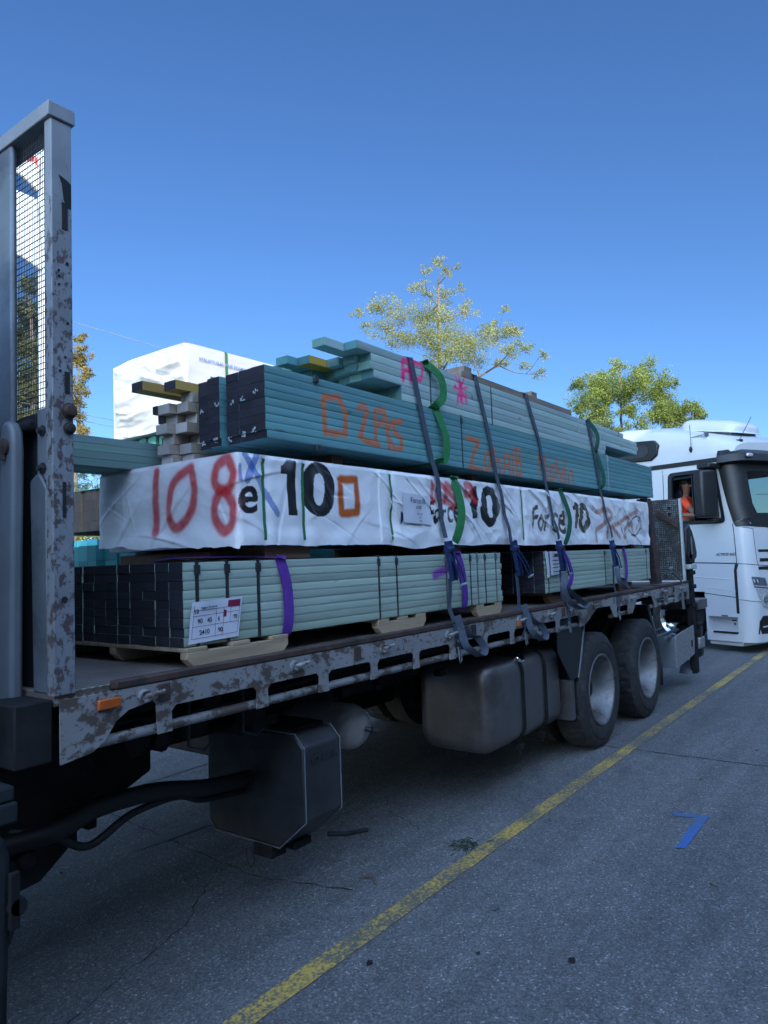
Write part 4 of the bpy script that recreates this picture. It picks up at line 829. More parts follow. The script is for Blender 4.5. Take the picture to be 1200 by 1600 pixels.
# --- bearers and blue pack
for x in (2.9,4.4,6.0,7.5):
    b = MB(); b.box(x,x+.09,2.5,3.3,2.178,2.248); tag(b.build('bearer', M['bearer']), 'dark bearer between the white wrapped pack and the sprayed teal pack', 'bearer', 'bearers under the sprayed teal pack')
mk3 = sprayed([(w_*1.15, p_) for w_, p_ in [(0.014,[(2.683,2.506),(2.799,2.519),(2.846,2.442),(2.841,2.335),(2.682,2.327),(2.674,2.499)]),(0.013,[(2.958,2.487),(2.992,2.509),(3.028,2.485),(2.996,2.405),(2.961,2.338),(3.018,2.315),(3.122,2.309)]),(0.011,[(3.1,2.496),(3.097,2.312)]),(0.011,[(3.1,2.496),(3.173,2.507),(3.196,2.462),(3.119,2.415)]),(0.011,[(3.187,2.509),(3.22,2.302)]),(0.009,[(3.206,2.397),(3.261,2.464)]),(0.009,[(3.205,2.384),(3.271,2.295)]),(0.012,[(3.345,2.469),(3.271,2.453),(3.273,2.399),(3.342,2.37),(3.338,2.308),(3.261,2.306)]),(0.013,[(4.09,2.462),(4.251,2.449),(4.165,2.356),(4.115,2.266),(4.292,2.254)]),(0.01,[(4.365,2.39),(4.314,2.326),(4.338,2.262),(4.401,2.289),(4.41,2.379),(4.365,2.39)]),(0.01,[(4.461,2.429),(4.459,2.249)]),(0.01,[(4.461,2.332),(4.534,2.361),(4.535,2.247)]),(0.01,[(4.594,2.251),(4.621,2.392),(4.685,2.398),(4.686,2.25)]),(0.008,[(4.614,2.322),(4.687,2.32)]),(0.01,[(4.747,2.443),(4.737,2.251)]),(0.01,[(4.804,2.457),(4.796,2.25),(4.88,2.28),(4.871,2.359),(4.808,2.362),(4.869,2.407),(4.854,2.462),(4.804,2.457)]),(0.009,[(5.189,2.278),(5.203,2.455),(5.266,2.359),(5.317,2.449),(5.335,2.262)]),(0.009,[(5.412,2.389),(5.404,2.258),(5.475,2.289),(5.471,2.393),(5.411,2.38)]),(0.009,[(5.538,2.452),(5.53,2.258)]),(0.009,[(5.533,2.346),(5.601,2.369),(5.608,2.254)]),(0.009,[(5.7,2.449),(5.705,2.251)]),(0.009,[(5.654,2.266),(5.657,2.355),(5.712,2.369)]),(0.009,[(5.766,2.364),(5.769,2.255)]),(0.009,[(5.812,2.367),(5.851,2.379),(5.89,2.253)])]], (.52,.14,.05), .008)
def b3fn(X, Z, cc): return mk3(X, Z, cc)
gaps = {0:0, 1:0, 2:.006, 3:.036, 4:.042}
def e3(k, l):
    o = {0:0, 1:.006, 2:.012, 3:-.004, 4:.02}.get(k, .01)
    if l == 0: o += .01
    return 2.272+o, 8.15+RNG.uniform(-.01,.01)
B3 = pack('timber_pack', 'teal timber pack with orange sprayed writing, above the white wrapped pack', 2.27, 8.15, YN, 5, .0905, 2.253, 2.592, 9, TEAL, lambda k,l: (.02,.018,.026), step=.0085, fn=b3fn, endx=e3, colgap=lambda k: gaps.get(k, .045))
stp = MB(); 
em = MB()
for k, (yy, zz) in enumerate(((2.385,2.46),(2.475,2.447),(2.55,2.44),(2.655,2.445),(2.765,2.43),(2.40,2.29),(2.47,2.275),(2.57,2.268),(2.67,2.272),(2.76,2.27))):
    for j in range(5):
        a = random.uniform(-.014,.014); c_ = random.uniform(-.012,.012); em.box(2.252,2.2535,yy+a,yy+a+random.uniform(.004,.012),zz+c_,zz+c_+random.uniform(.003,.012))
em.build('end_stamp', M['wband'], B3)
for x in [4.023,6.744]: bandloop(x, YN, YN+.49, 2.253, 2.592, .012, .0015, .002, M['wband' if x > 5 else 'band'], B3)
for x, z in ((2.60,2.594),(2.60,2.25)): 
    MB().box(x,x+.03,2.335,2.349,z-.03,z+.004).build('strap_stub', M['band'], B3, bev=.002)
# --- raw studs with pale ends beside the teal pack
Rw = thing('stud_stack', (4,2.98,2.24), 'stack of pale raw studs with unpainted ends', 'timber stack')
B = BP(); hh = .052
for l in range(7):
    for k in range(2):
        if l == 6 and k == 1: continue
        a = 2.27+[.02,.0,.03,-.01,.04,.0,.02][l]-(.05 if k else 0)+random.uniform(-.008,.008)+(.04 if k == 0 and l in (2,) else 0)
        y = 2.885+k*.096; B.board(a, 6.4, y, y+.09, 2.195+l*hh+.001+(.02 if k else 0)*0, 2.195+(l+1)*hh-.002, (.36,.29,.22), (.46,.41,.38))
B.build('studs', Rw)
Dk = thing('stud_stack', (4,3.1,2.2), 'few black ended studs lying behind the pale raw studs', 'timber stack')
B = BP()
for a, y, z in ((2.25,3.075,2.42),(2.22,3.08,2.465),(2.28,3.085,2.31),(2.30,3.085,2.355)): B.board(a, 6.0, y, y+.04, z, z+.042, (.25,.2,.1), DARK)
B.build('studs', Dk)
Yw_ = BP()
for a, y, z, lab in ((2.10,3.03,2.562,'yellow stud with a black end sticking out furthest beside the white bale'),(2.20,2.90,2.562,'yellow stud with a black end resting on the pale raw studs')):
    t_ = thing('stud', (3.5,y,z), lab, 'stud'); B = BP(); B.board(a, 6.0, y, y+.09, z, z+.045, (.40,.25,.07), DARK); B.build('timber', t_)
Lb = thing('timber_stack', (3,3.2,2.17), 'grey green boards reaching back towards the headboard post on top of the white wrap', 'timber stack')
B = BP()
for l in range(4):
    for k in range(3): B.board(1.42+.01*k, 4.8, 3.13+k*.095, 3.13+k*.095+.09, 2.176+l*.036, 2.176+(l+1)*.036-.0015, (.17,.27,.25), DARK)
B.build('boards', Lb)
# --- top pack
starts = {0:[3.36,3.36,3.10,3.07,3.08,2.957], 1:[3.36,3.37,3.11,3.06,3.05,2.80], 2:[3.4,3.38,3.12,3.08,3.02,None], 3:[3.3,3.25,3.16,3.10,2.88,None], 4:[3.2,3.22,3.12,3.0,2.80,None], 5:[3.1,3.12,3.05,3.0,2.93,None], 6:[3.1,3.1,3.0,2.97,2.90,None], 7:[3.1,3.1,3.0,2.97,2.84,None]}
ends = [6.70,6.72,7.66,7.70,7.67,7.25]
def e4(k, l):
    a = starts[k][l]
    return None if a is None else (a, ends[l]+.03*k)
mk4 = sprayed([(w_*1.1, p_) for w_, p_ in [(0.017,[(3.383,2.726),(3.386,2.834),(3.453,2.85),(3.457,2.727)]),(0.012,[(3.387,2.777),(3.452,2.783)]),(0.014,[(3.547,2.847),(3.492,2.849),(3.481,2.75),(3.544,2.746)]),(0.012,[(3.57,2.858),(3.595,2.817),(3.567,2.746)]),(0.006,[(3.967,2.86),(4.116,2.694)]),(0.006,[(4.017,2.888),(4.034,2.766)]),(0.006,[(4.098,2.875),(3.983,2.676)]),(0.006,[(3.949,2.769),(4.131,2.8)]),(0.006,[(4.049,2.812),(4.048,2.672)]),(0.006,[(3.967,2.797),(4.025,2.751)]),(0.006,[(4.0,2.747),(3.993,2.668)]),(0.006,[(4.101,2.778),(4.11,2.69)]),(0.02,[(4.038,2.81),(4.04,2.711)])]], (.90,.02,.22), .003)
def c4(k, l, c): return (.50,.30,.05) if (k, l) == (3, 4) else (TEAL if k in (4,5,6,7) and l > 2 else c)
B4 = pack('timber_pack', 'topmost grey green timber pack with ragged ends and pink spray marks', 3.0, 7.6, YN, 8, .0905, 2.5935, 2.862, 6, TEAL2, lambda k,l: (.06,.17,.18) if (k+l) % 3 else (.10,.20,.18), step=.0085, fn=lambda X,Z,c: mk4(X,Z,c), endx=e4, cfn=c4)
for i, x in enumerate([3.67,4.453,6.064,6.585]): bandloop(x, YN, YN+.72, 2.595, 2.862, .012, .0015, .002, M['wband' if i > 1 else 'band'], B4, seal=False)
# planks and cross blocks on top
for a, b_, y, z, h_, w_, lab in ((4.08,5.95,2.362,2.8655,.048,.10,'long brown plank lying along the near top edge of the topmost pack'),(4.0,5.6,2.50,2.8655,.047,.12,'second brown plank lying behind the long one on the topmost pack'),):
    o = MB().box(a,b_,y,y+w_,z,z+h_).build('plank', M['greywood'], bev=.004); tag(o, lab, 'plank')
for x, lab in ((4.14,'brown cross block on the planks, nearer the headboard'),(5.18,'brown cross block on the planks, nearer the tail')):
    o = MB().box(x,x+.10,2.375,2.80,2.9145,2.96).build('cross_block', M['greywood'], bev=.004); tag(o, lab, 'wood block')
# ================================================================ STRAPS AND SLINGS
def ratchet(p0, p1, parent, openx=.04, down=.26):
    p0 = Vector(p0); p1 = Vector(p1); d = (p1-p0).normalized(); X = Vector((1,0,0)); X = (X-d*X.dot(d)).normalized(); Yn = d.cross(X).normalized()
    if Yn.y > 0: Yn = -Yn
    L = (p1-p0).length; r_ = thing_part('ratchet', tuple(p0), parent)
    def bxo(o, a, b_, x0, x1, y0, y1):
        vs = [p0+d*i+X*j+Yn*k for i in (a, b_) for j in (x0, x1) for k in (y0, y1)]
        o.add(vs, [(0,1,3,2),(4,6,7,5),(0,4,5,1),(2,3,7,6),(0,2,6,4),(1,5,7,3)])
    m = MB(); bxo(m, 0, L, -.026, -.021, .0, .030); bxo(m, 0, L, .021, .026, .0, .030); bxo(m, .02, .07, -.021, .021, .004, .03); bxo(m, L*.45, L*.9, -.0205, .0205, .006, .012)
    m.cyl(p0+d*.05-X*.034+Yn*.015, p0+d*.05+X*.034+Yn*.015, .022, 14); m.cyl(p0+d*L*.8-X*.03+Yn*.01, p0+d*L*.8+X*.03+Yn*.01, .008, 10)
    for s_ in (-.027,.027): m.lathe([(0,.024),(.004,.024),(.004,0)], (0,0,0), 12) if 0 else None
    m.build('frame', M['ratchet'], r_, bev=.0015)
    hd = MB(); q0 = p0+d*.06+Yn*.02; q1 = p0+d*(L*1.12)+X*openx+Yn*.045
    for s_ in (-.024,.024): hd.tube([q0+X*s_, (q0+q1)/2+X*s_+Yn*.012, q1+X*s_], .0055, 8)
    hd.build('handle', M['ratchet'], r_, smooth=True)
    MB().cyl(q1-X*.03, q1+X*.03, .010, 12).build('grip_bar', M['chrome'], r_, smooth=True)
    return r_
SP = [[(3.451,2.85),(3.549,2.521),(3.676,2.147),(3.705,1.778)],[(4.236,2.901),(4.378,2.503),(4.504,2.067),(4.568,1.755)],[(5.016,2.948),(5.199,2.549),(5.317,2.053),(5.406,1.776)],[(6.254,2.898),(6.4,2.505),(6.517,2.099),(6.637,1.792)]]
SL = [[(3.643,1.757),(3.649,1.567),(3.67,1.377),(3.695,1.243),(3.705,1.185)],[(4.507,1.752),(4.542,1.531),(4.596,1.307),(4.604,1.195)],[(5.286,1.748),(5.291,1.5),(5.345,1.349),(5.386,1.272)],[(6.49,1.742),(6.501,1.509),(6.537,1.421),(6.545,1.362)]]
TL = [[(3.632,1.231),(3.691,1.075),(3.811,1.066)],[(4.502,1.271),(4.548,1.07),(4.711,1.065)],[(5.224,1.356),(5.394,1.221),(5.565,1.223)],[(6.417,1.454),(6.459,1.309),(6.599,1.312)]]
labs = ['grey ratchet strap nearest the headboard, over the pink spray letters','second ratchet strap, dropping over the dark gap between the bottom packs','third ratchet strap, crossing beside the printed label of the second bottom pack','last ratchet strap, nearest the tail ramp']
for i in range(4):
    P = SP[i]; st = thing('ratchet_strap', (P[0][0],2.33,2.87), labs[i], 'ratchet strap', 'ratchet straps over the load')
    wp = [(P[0][0]-.01,3.35,2.45),(P[0][0]-.01,3.12,2.872)]+([(P[0][0]-.005,2.64,2.918),(P[0][0]-.005,2.37,2.919),(P[0][0],2.345,2.905)] if i in (1,2) else [(P[0][0]-.005,2.37,2.872),(P[0][0],2.336,2.862)])
    for a, b_ in zip(P[:-1], P[1:]):
        for t in (0.06,.35,.65,.95): wp.append((a[0]+(b_[0]-a[0])*t, 2.337-(.012 if a[1]+(b_[1]-a[1])*t < 2.2 else 0)-(.02 if t*(b_[1]-a[1])+a[1] < 1.9 else 0), min(a[1],2.855)+(b_[1]-min(a[1],2.855))*t))
    w0 = .045
    MB().ribbon(wp, (1,0,0), w0 if i == 0 else .042, .003).build('webbing', M['web'], st)
    L_ = SL[i]; ry = 2.29
    rt = (L_[0][0]+.045,2.295,1.775); rb_ = (L_[0][0]+.065+(.02 if i == 1 else 0),2.275,1.535)
    ratchet(rt, rb_, st, openx=(.05,.10,.045,.03)[i])
    lo = [(rb_[0]-.01,2.285,1.55)]+[(x+.02,2.262 if z < 1.30 else 2.29,z) for x, z in L_[2:]]+[(L_[-1][0]+.03,2.258,1.17),(L_[-1][0]+.03,2.285,1.10)]
    lo = [lo[0]]+[((lo[0][0]+lo[1][0])/2,2.285,(lo[0][2]+lo[1][2])/2)]+lo[1:]
    MB().ribbon(smooth_pts(lo, 5), (1,0,0), .040, .003).build('lower_webbing', M['web'], st)
    t3 = TL[i]; xs = (t3[0][0], t3[1][0], t3[2][0])
    x0 = L_[-1][0]+.03; zb = t3[1][1]
    # loose end: hangs in front and folds back up in a loop
    lp = [(x0-.03,2.25,1.33),(x0-.01,2.236,1.24),(x0+.0,2.215,1.15),(x0+.06,2.20,zb+.03),(x0+.15,2.20,zb-.005),(x0+.20,2.20,zb+.03),(x0+.16,2.22,zb+.10),(x0+.09,2.235,1.20),(x0+.04,2.25,1.25)]
    if i == 2: lp = [(x0-.07,2.25,1.52),(x0-.13,2.24,1.41),(x0-.06,2.225,1.30),(x0+.06,2.21,1.245),(x0+.17,2.20,1.225),(x0+.23,2.21,1.25),(x0+.15,2.23,1.30),(x0+.02,2.24,1.36),(x0-.04,2.25,1.40)]
    if i == 3: lp = [(x0-.03,2.25,1.52),(x0-.05,2.23,1.42),(x0+.0,2.215,1.36),(x0+.08,2.21,1.33),(x0+.06,2.22,1.40),(x0-.02,2.24,1.43)]
    MB().ribbon(smooth_pts(lp, 9), lambda k: (.62,-.78,.12), .045, .0025).build('loose_tail', M['web'], st)
    hk = MB(); hk.tube([(x0-.012,2.262,1.14),(x0-.012,2.255,1.06),(x0,2.262,1.045),(x0+.012,2.255,1.06),(x0+.012,2.262,1.14)], .005, 6); hk.build('hook', M['gal'], st, smooth=True)
SG = {'g1':[(3.619,2.879),(3.728,2.788),(3.748,2.671),(3.682,2.573)],'g2':[(3.709,2.553),(3.766,2.433),(3.755,2.292),(3.698,2.216)],'g3':[(3.889,2.154),(3.911,1.96),(3.848,1.767)],'g4':[(6.281,2.904),(6.416,2.744),(6.39,2.576)],'g5':[(6.435,2.557),(6.521,2.368),(6.482,2.228)],'g6':[(5.569,2.148),(5.65,1.961),(5.581,1.75)],'p1':[(2.336,1.714),(2.367,1.548),(2.364,1.374)],'p2':[(3.898,1.71),(3.932,1.557),(3.948,1.383)],'p3':[(5.56,1.688),(5.616,1.514),(5.545,1.388)],'p4':[(7.03,1.693),(7.062,1.555),(7.034,1.4)]}
def sling(key, m, label, w_, out, zt, zb, top=True, grp=None):
    P = SG[key]; x0 = P[0][0]; t_ = thing('lifting_sling', (x0,2.33,zt), label, 'lifting sling', grp)
    n = len(P); q = [(x0-.02,2.8,zt+.004),(x0-.01,2.37,zt+.005),(x0,2.343,zt-.004)]
    for j, (x, z) in enumerate(P[1:-1]): q.append((x,2.343-out,z))
    q += [(P[-1][0],2.343-out*.5,zb+.02),(P[-1][0]-.02,2.40,zb-.002),(P[-1][0]-.03,2.7,zb-.002)]
    MB().ribbon(smooth_pts(q, 7), lambda k: (1,-.25,0), w_, .004).build('webbing', M[m], t_)
sling('g1','green','bright green sling bulging from the topmost pack beside the pink letters',.055,.035,2.864,2.592)
sling('g2','green','bright green sling bulging from the sprayed teal pack below another green one',.055,.03,2.592,2.25)
sling('g3','green','bright green sling hanging over the white wrap beside the nearest ratchet strap',.065,.035,2.172,1.76)
sling('g4','dgreen','dark green sling on the topmost pack near the last ratchet strap',.05,.03,2.864,2.592)
sling('g5','dgreen','dark green sling on the sprayed teal pack near its tail end',.05,.03,2.592,2.25)
sling('g6','dgreen','dark green sling over the white wrap near the third ratchet strap',.05,.035,2.19,1.745)
sling('p1','purple','bright purple sling round the near part of the long bottom pack',.05,.012,1.699,1.36)
sling('p2','purple','purple sling on the long bottom pack behind the nearest ratchet handle',.045,.014,1.699,1.36)
sling('p3','purple','purple sling hanging loose beside the label of the second bottom pack',.045,.04,1.699,1.36)
sling('p4','purple','narrow purple sling at the tail end of the second bottom pack',.035,.012,1.697,1.366)
MB().ribbon(smooth_pts([(2.15,3.0,1.715),(2.10,2.75,1.722),(2.14,2.52,1.718),(2.26,2.40,1.712),(2.33,2.37,1.706)],6), (1,.6,0), .05, .004).build('webbing', M['purple'], bpy.data.objects['lifting_sling.006'])
# ================================================================ WHITE TRUCK
CT = thing('white_truck', (12.441,2.361,0), 'white high roofed truck cab with open side window, beyond the flatbed tail', 'truck', rz=rad(245.9))
CR_ = .20
def surf(u, z, off=0.0):
    def base(u, z):
        rake = max(0, z-1.95)*.13; w_ = 1.0 if u > 0 else max(0, 1+u/.45); rake = rake*w_*w_
        bul = .03*math.exp(-((z-.9)/.5)**2) if u > 0 else 0
        if u < 0: x, y = u, 0
        elif u < CR_*math.pi/2: p = u/CR_; x, y = CR_*math.sin(p), CR_-CR_*math.cos(p)
        else: x, y = CR_+.02*math.sin(min(1,(u-.314)/1.1)*math.pi/2), CR_+(u-CR_*math.pi/2)
        y += max(0, z-2.0)*.03+(.02 if z < .5 else 0)*0
        return Vector((x-rake+bul, y, z))
    p = base(u, z)
    if off:
        a = base(u+.004, z)-base(u-.004, z); b_ = base(u, z+.004)-base(u, z-.004); n = a.cross(b_).normalized()
        if n.x*1.0-n.y*1.0 < 0: n = -n
        p = p+n*off
    return p
UE = .314+2.1+.314
us_ = sorted(set([-2.3,-2.1,-1.95,-1.6,-1.2,-1.1,-.9,-.62,-.58,-.4,-.25,-.12,-.05,0]+[round(.0314*k,4) for k in range(1,11)]+[.36,.6,.9,1.2,1.5,1.8,2.1,2.3,2.37,2.414]))
zs_ = sorted(set([.17,.22,.3,.56,.75,.95,1.15,1.42,1.7,1.95,2.12,2.2,2.5,2.8,2.88,2.96,3.05,3.2]))
def skip(u0, u1, z0, z1):
    uc, zc = (u0+u1)/2, (z0+z1)/2
    return (-1.2 < uc < -.25 and 2.12 < zc < 2.96) or (-1.95 < uc < -.62 and zc < .95) or (.36 < uc < 2.3 and 2.2 < zc < 2.88) or (-.58 < uc < -.05 and .3 < zc < .56)
vs = []; idx = {}
mb = MB()
for i, u in enumerate(us_):
    for j, z in enumerate(zs_): idx[i, j] = len(vs); vs.append(surf(u, z))
fs = [(idx[i,j], idx[i+1,j], idx[i+1,j+1], idx[i,j+1]) for i in range(len(us_)-1) for j in range(len(zs_)-1) if not skip(us_[i], us_[i+1], zs_[j], zs_[j+1])]
mb.add(vs, fs)
# far side and rear wall
mb.add([(-2.3,0,.9),(-2.3,2.5,.9),(-2.3,2.5,3.2),(-2.3,0.04,3.2)], [(0,1,2,3)]); mb.box(-2.3,0,2.49,2.5,.9,2.1); mb.box(-2.3,0,2.49,2.5,2.96,3.2); mb.box(-2.3,-1.75,2.49,2.5,2.1,2.96); mb.box(-.3,0,2.49,2.5,2.1,2.96); mb.add([(0.0,2.5,.2),(.2,2.3,.2),(.03,2.3,3.2),(-.1,2.5,3.2)], [(0,1,2,3)])
bd = mb.build('cab_shell', M['cab'], CT, smooth=True, local=True)
# high roof
def hx(x): return float(np.interp(x, [-2.9,-2.3,-1.6,-1.0,-.2,.02,.12], [4.02,3.99,3.90,3.74,3.50,3.40,3.30]))
st = [-2.9,-2.6,-2.3,-2.0,-1.6,-1.3,-1.0,-.7,-.4,-.2,-.08,.0,.05]
rv = []; 
for x in st:
    h = hx(x); k = max(0, (x+.35)/.4); k = min(1, k)
    prof = [(.036,3.201),(.045+.05*k,3.201+(h-3.2)*.35),(.07+.10*k,3.201+(h-3.2)*.62),(.15+.15*k,3.201+(h-3.2)*.84),(.32+.15*k,3.201+(h-3.2)*.95),(.7,h+.0),(1.25,h+.02)]
    prof = prof+[(2.5-y, z) for y, z in prof[::-1][1:]]
    rv.append([(x-.04*k*0, y, z) for y, z in prof])
n_ = len(rv[0]); rm = MB(); rm.add([p for s_ in rv for p in s_], [(i*n_+k, i*n_+k+1, (i+1)*n_+k+1, (i+1)*n_+k) for i in range(len(rv)-1) for k in range(n_-1)]+[tuple((len(rv)-1)*n_+k for k in range(n_)), tuple(k for k in range(n_))])
rm.build('high_roof', M['cab'], CT, smooth=True, local=True)
MB().prism([(-2.9,.07),(-2.31,.045),(-2.31,.10),(-2.9,.12)], 'z', 1.0, 3.2).build('side_fairing', M['cab'], CT, local=True, bev=.01)
def patch(name, L, R_, mat, parent=CT, off=.008, n=6, bev=0, th=.008):
    m = MB(); vs = []; rows = len(L)
    for (a, b_) in zip(L, R_):
        for k in range(n+1):
            t = k/n; vs.append(surf(a[0]+(b_[0]-a[0])*t, a[1]+(b_[1]-a[1])*t, off))
    top = len(vs)
    for (a, b_) in zip(L, R_):
        for k in range(n+1):
            t = k/n; vs.append(surf(a[0]+(b_[0]-a[0])*t, a[1]+(b_[1]-a[1])*t, off-th))
    fs = []
    for i in range(rows-1):
        for k in range(n):
            q = (i*(n+1)+k, i*(n+1)+k+1, (i+1)*(n+1)+k+1, (i+1)*(n+1)+k); fs.append(q); fs.append(tuple(top+j for j in q[::-1]))
    def side(a, b_): fs.append((a, b_, top+b_, top+a))
    for k in range(n): side(k, k+1); side((rows-1)*(n+1)+k, (rows-1)*(n+1)+k+1)
    for i in range(rows-1): side(i*(n+1), (i+1)*(n+1)); side(i*(n+1)+n, (i+1)*(n+1)+n)
    m.add(vs, fs); return m.build(name, mat, parent, smooth=True, local=True)
B_ = M['blackplastic']
patch('roof_trim', [(-2.28,3.10),(-2.28,3.18)], [(-.2,3.06),(-.2,3.14)], B_, n=12)
patch('a_pillar', [(-.22,3.14),(-.19,2.98),(-.11,2.6),(-.06,2.35),(0.0,2.06)], [(.36,3.04),(.36,2.88),(.36,2.6),(.37,2.35),(.44,2.2)], B_, off=.010, n=10)
patch('a_pillar', [(0.0,2.055),(0.03,2.0)], [(.44,2.195),(.60,1.97)], B_, off=.010, n=10)
patch('scuttle_panel', [(.441,2.199),(.605,1.965)], [(2.3,2.199),(2.3,1.965)], B_, off=.009, n=12)
patch('header_panel', [(.361,3.02),(.361,2.881)], [(2.3,3.02),(2.3,2.881)], B_, off=.008, n=12)
dr = patch('door', [(-1.33,3.02),(-1.33,2.975)], [(-.2,3.0),(-.2,2.975)], M['cab'], off=.006, n=8)
# seams
def seam(pts, w_=.006, off=.004, mat='joint', name='panel_gap', parent=CT):
    m = MB(); P = []
    for (a, b_) in zip(pts[:-1], pts[1:]):
        for k in range(8): t = k/8; P.append((a[0]+(b_[0]-a[0])*t, a[1]+(b_[1]-a[1])*t))
    P.append(pts[-1]); m.tube([surf(u, z, off-.003) for u, z in P], w_, 6); m.build(name, M[mat], parent, local=True)
seam([(-1.33,3.05),(-1.33,1.43)]); seam([(-.02,2.04),(.0,1.40)]); seam([(-2.28,1.46),(-1.33,1.45),(-.0,1.41)], .008)
seam([(0,1.41),(.5,1.36),(1.2,1.34)], .005); seam([(-.62,.93),(-.02,.87)], .005); seam([(.0,.84),(.3,.80),(.8,.78)], .004)
seam([(.02,2.0),(.28,1.95),(.31,1.45),(.33,1.36)], .004); seam([(-1.3,1.22),(-.12,1.16)], .010, .0, 'cab', 'pressed_ridge'); seam([(-.62,1.03),(-.05,.97)], .008, 0, 'cab', 'pressed_ridge')
patch('door_gap', [(-.035,1.40),(-.06,1.30),(-.06,.62)], [(.012,1.40),(-.012,1.30),(-.012,.62)], M['joint'], off=.004, n=2)
seam([(-1.3,1.70),(-.0,1.66)], .004, -.002, 'cab', 'pressed_ridge')
# side window frame, interior, windscreen
def frame_ring(out, inn, mat, name, off=.012, parent=CT):
    m = MB(); n = len(out); vs = [surf(u, z, off) for u, z in out]+[surf(u, z, off+.002) for u, z in inn]+[surf(u, z, -.03) for u, z in inn]
    m.add(vs, [(i, (i+1) % n, n+(i+1) % n, n+i) for i in range(n)]+[(n+i, n+(i+1) % n, 2*n+(i+1) % n, 2*n+i) for i in range(n)]); return m.build(name, mat, parent, smooth=True, local=True)
def rq(pts, r_=.05, n=5):
    out = []; N_ = len(pts)
    for i in range(N_):
        p = Vector(pts[i]); a = Vector(pts[i-1]); b_ = Vector(pts[(i+1) % N_]); da = (a-p).normalized(); db = (b_-p).normalized()
        for k in range(n+1):
            t = k/n; q = (p+da*r_)*(1-t)**2+p*2*t*(1-t)+(p+db*r_)*t*t; out.append((q.x, q.y))
    return out
frame_ring(rq([(-1.25,2.08),(-.13,2.06),(-.24,2.98),(-1.22,2.99)], .10), rq([(-1.17,2.14),(-.2,2.12),(-.30,2.92),(-1.14,2.93)], .08), B_, 'window_frame')
frame_ring([(-1.25,2.08),(-.13,2.06),(-.24,2.98),(-1.22,2.99)], [(-1.2,2.12),(-.25,2.12),(-.25,2.96),(-1.2,2.96)], M['cab'], 'window_reveal', off=.004)
patch('window_glass', [(-1.15,2.90),(-1.15,2.86)], [(-.32,2.90),(-.32,2.86)], M['glass'], off=-.004, n=4, th=.004)
inn = MB(); inn.box(-2.25,-2.2,.08,2.4,1.4,3.15).box(-2.2,-.1,2.36,2.4,1.4,2.1).box(-2.2,-.1,2.36,2.4,2.96,3.15).box(-2.2,-1.75,2.36,2.4,2.1,2.96).box(-2.2,-.1,.06,2.36,1.4,1.45).box(-.25,.02,.25,2.3,1.6,2.12)
inn.build('interior', M['interior'], CT, local=True)
MB().box(-2.2,-.16,.08,2.36,3.1,3.14).build('headlining', M['headliner'], CT, local=True)
MB().box(-1.35,-.9,.35,.85,1.45,2.0).box(-1.42,-1.25,.38,.82,2.0,2.75).build('seat', M['navy'], CT, local=True, bev=.04)
sw = MB(); 
P = [(-.45+.0*math.cos(a),.60+.22*math.cos(a),2.12+.22*math.sin(a)) for a in np.linspace(0, 2*math.pi, 25)]; sw.tube(P, .014, 8); sw.cyl((-.45,.38,2.12),(-.45,.82,2.12),.012,8); sw.cyl((-.45,.6,2.12),(-.2,.6,2.0),.03,10); sw.build('steering_wheel', M['interior'], CT, local=True)
patch('windscreen', [(.361,2.88),(.361,2.5),(.361,2.2)], [(2.3,2.88),(2.3,2.5),(2.3,2.2)], M['glass'], off=.002, n=12, th=.004)
wp = MB(); wp.tube([surf(.75,2.10,.03), surf(1.4,2.16,.03), surf(1.9,2.45,.02)], .008, 6); wp.tube([surf(.5,2.50,.012), surf(1.6,2.52,.012)], .004, 6); wp.build('wiper', B_, CT, local=True)
# visor
vm = MB(); vs = []
for u in (-.16,.0,.1,.2,.314,.5,.9,1.5,2.3): 
    o_ = .02 if u < 0 else .10
    vs += [surf(u,3.00,o_*.9), surf(u,3.02,o_+.05), surf(u,3.14,o_+.03), surf(u,3.24,.01), surf(u,3.02,.005)]
vm.add(vs, [(i*5+k, i*5+(k+1) % 5, (i+1)*5+(k+1) % 5, (i+1)*5+k) for i in range(8) for k in range(5)]+[(0,1,2,3,4),(40,41,42,43,44)]); vm.build('sun_visor', B_, CT, local=True, smooth=True)
lp_ = MB(); c = surf(.30,3.10,.15); lp_.box(c.x-.02,c.x+.02,c.y-.06,c.y+.08,c.z-.025,c.z+.03); lp_.build('roof_lamp', M['lamp'], CT, local=True, bev=.012)
# mirror
mi = MB(); mi.prism([(-.42,-.30),(-.38,-.43),(-.22,-.43),(-.15,-.30),(-.15,-.14),(-.42,-.14)], 'z', 2.16, 2.92); mo = mi.build('mirror_housing', B_, CT, local=True, bev=.035, seg=3)
MB().box(-.4,-.16,-.30,.0,2.95,3.03).build('mirror_arm', B_, mo, local=True, bev=.02); MB().box(-.34,-.22,-.20,.0,2.09,2.15).build('mirror_arm', B_, mo, local=True, bev=.015)
MB().box(-.428,-.4215,-.40,-.17,2.22,2.86).build('mirror_glass', M['darkglass'], mo, local=True)
MB().prism([(2.09,-.14),(2.16,-.30),(2.16,.0),(2.09,.0)], 'y', -.3, -.29) if 0 else None
# dark roof side opening
dw = MB(); dw.prism([(-2.35,3.30),(-1.55,3.26),(-1.42,3.34),(-1.38,3.52),(-1.48,3.62),(-2.35,3.70)], 'y', .005, .25); dwo = dw.build('side_opening', B_, CT, local=True, bev=.02)
MB().prism([(-2.3,3.36),(-1.68,3.34),(-1.60,3.40),(-1.60,3.50),(-1.68,3.56),(-2.3,3.60)], 'y', -.003, .0035).build('opening_liner', M['box'], dwo, local=True, bev=.002)
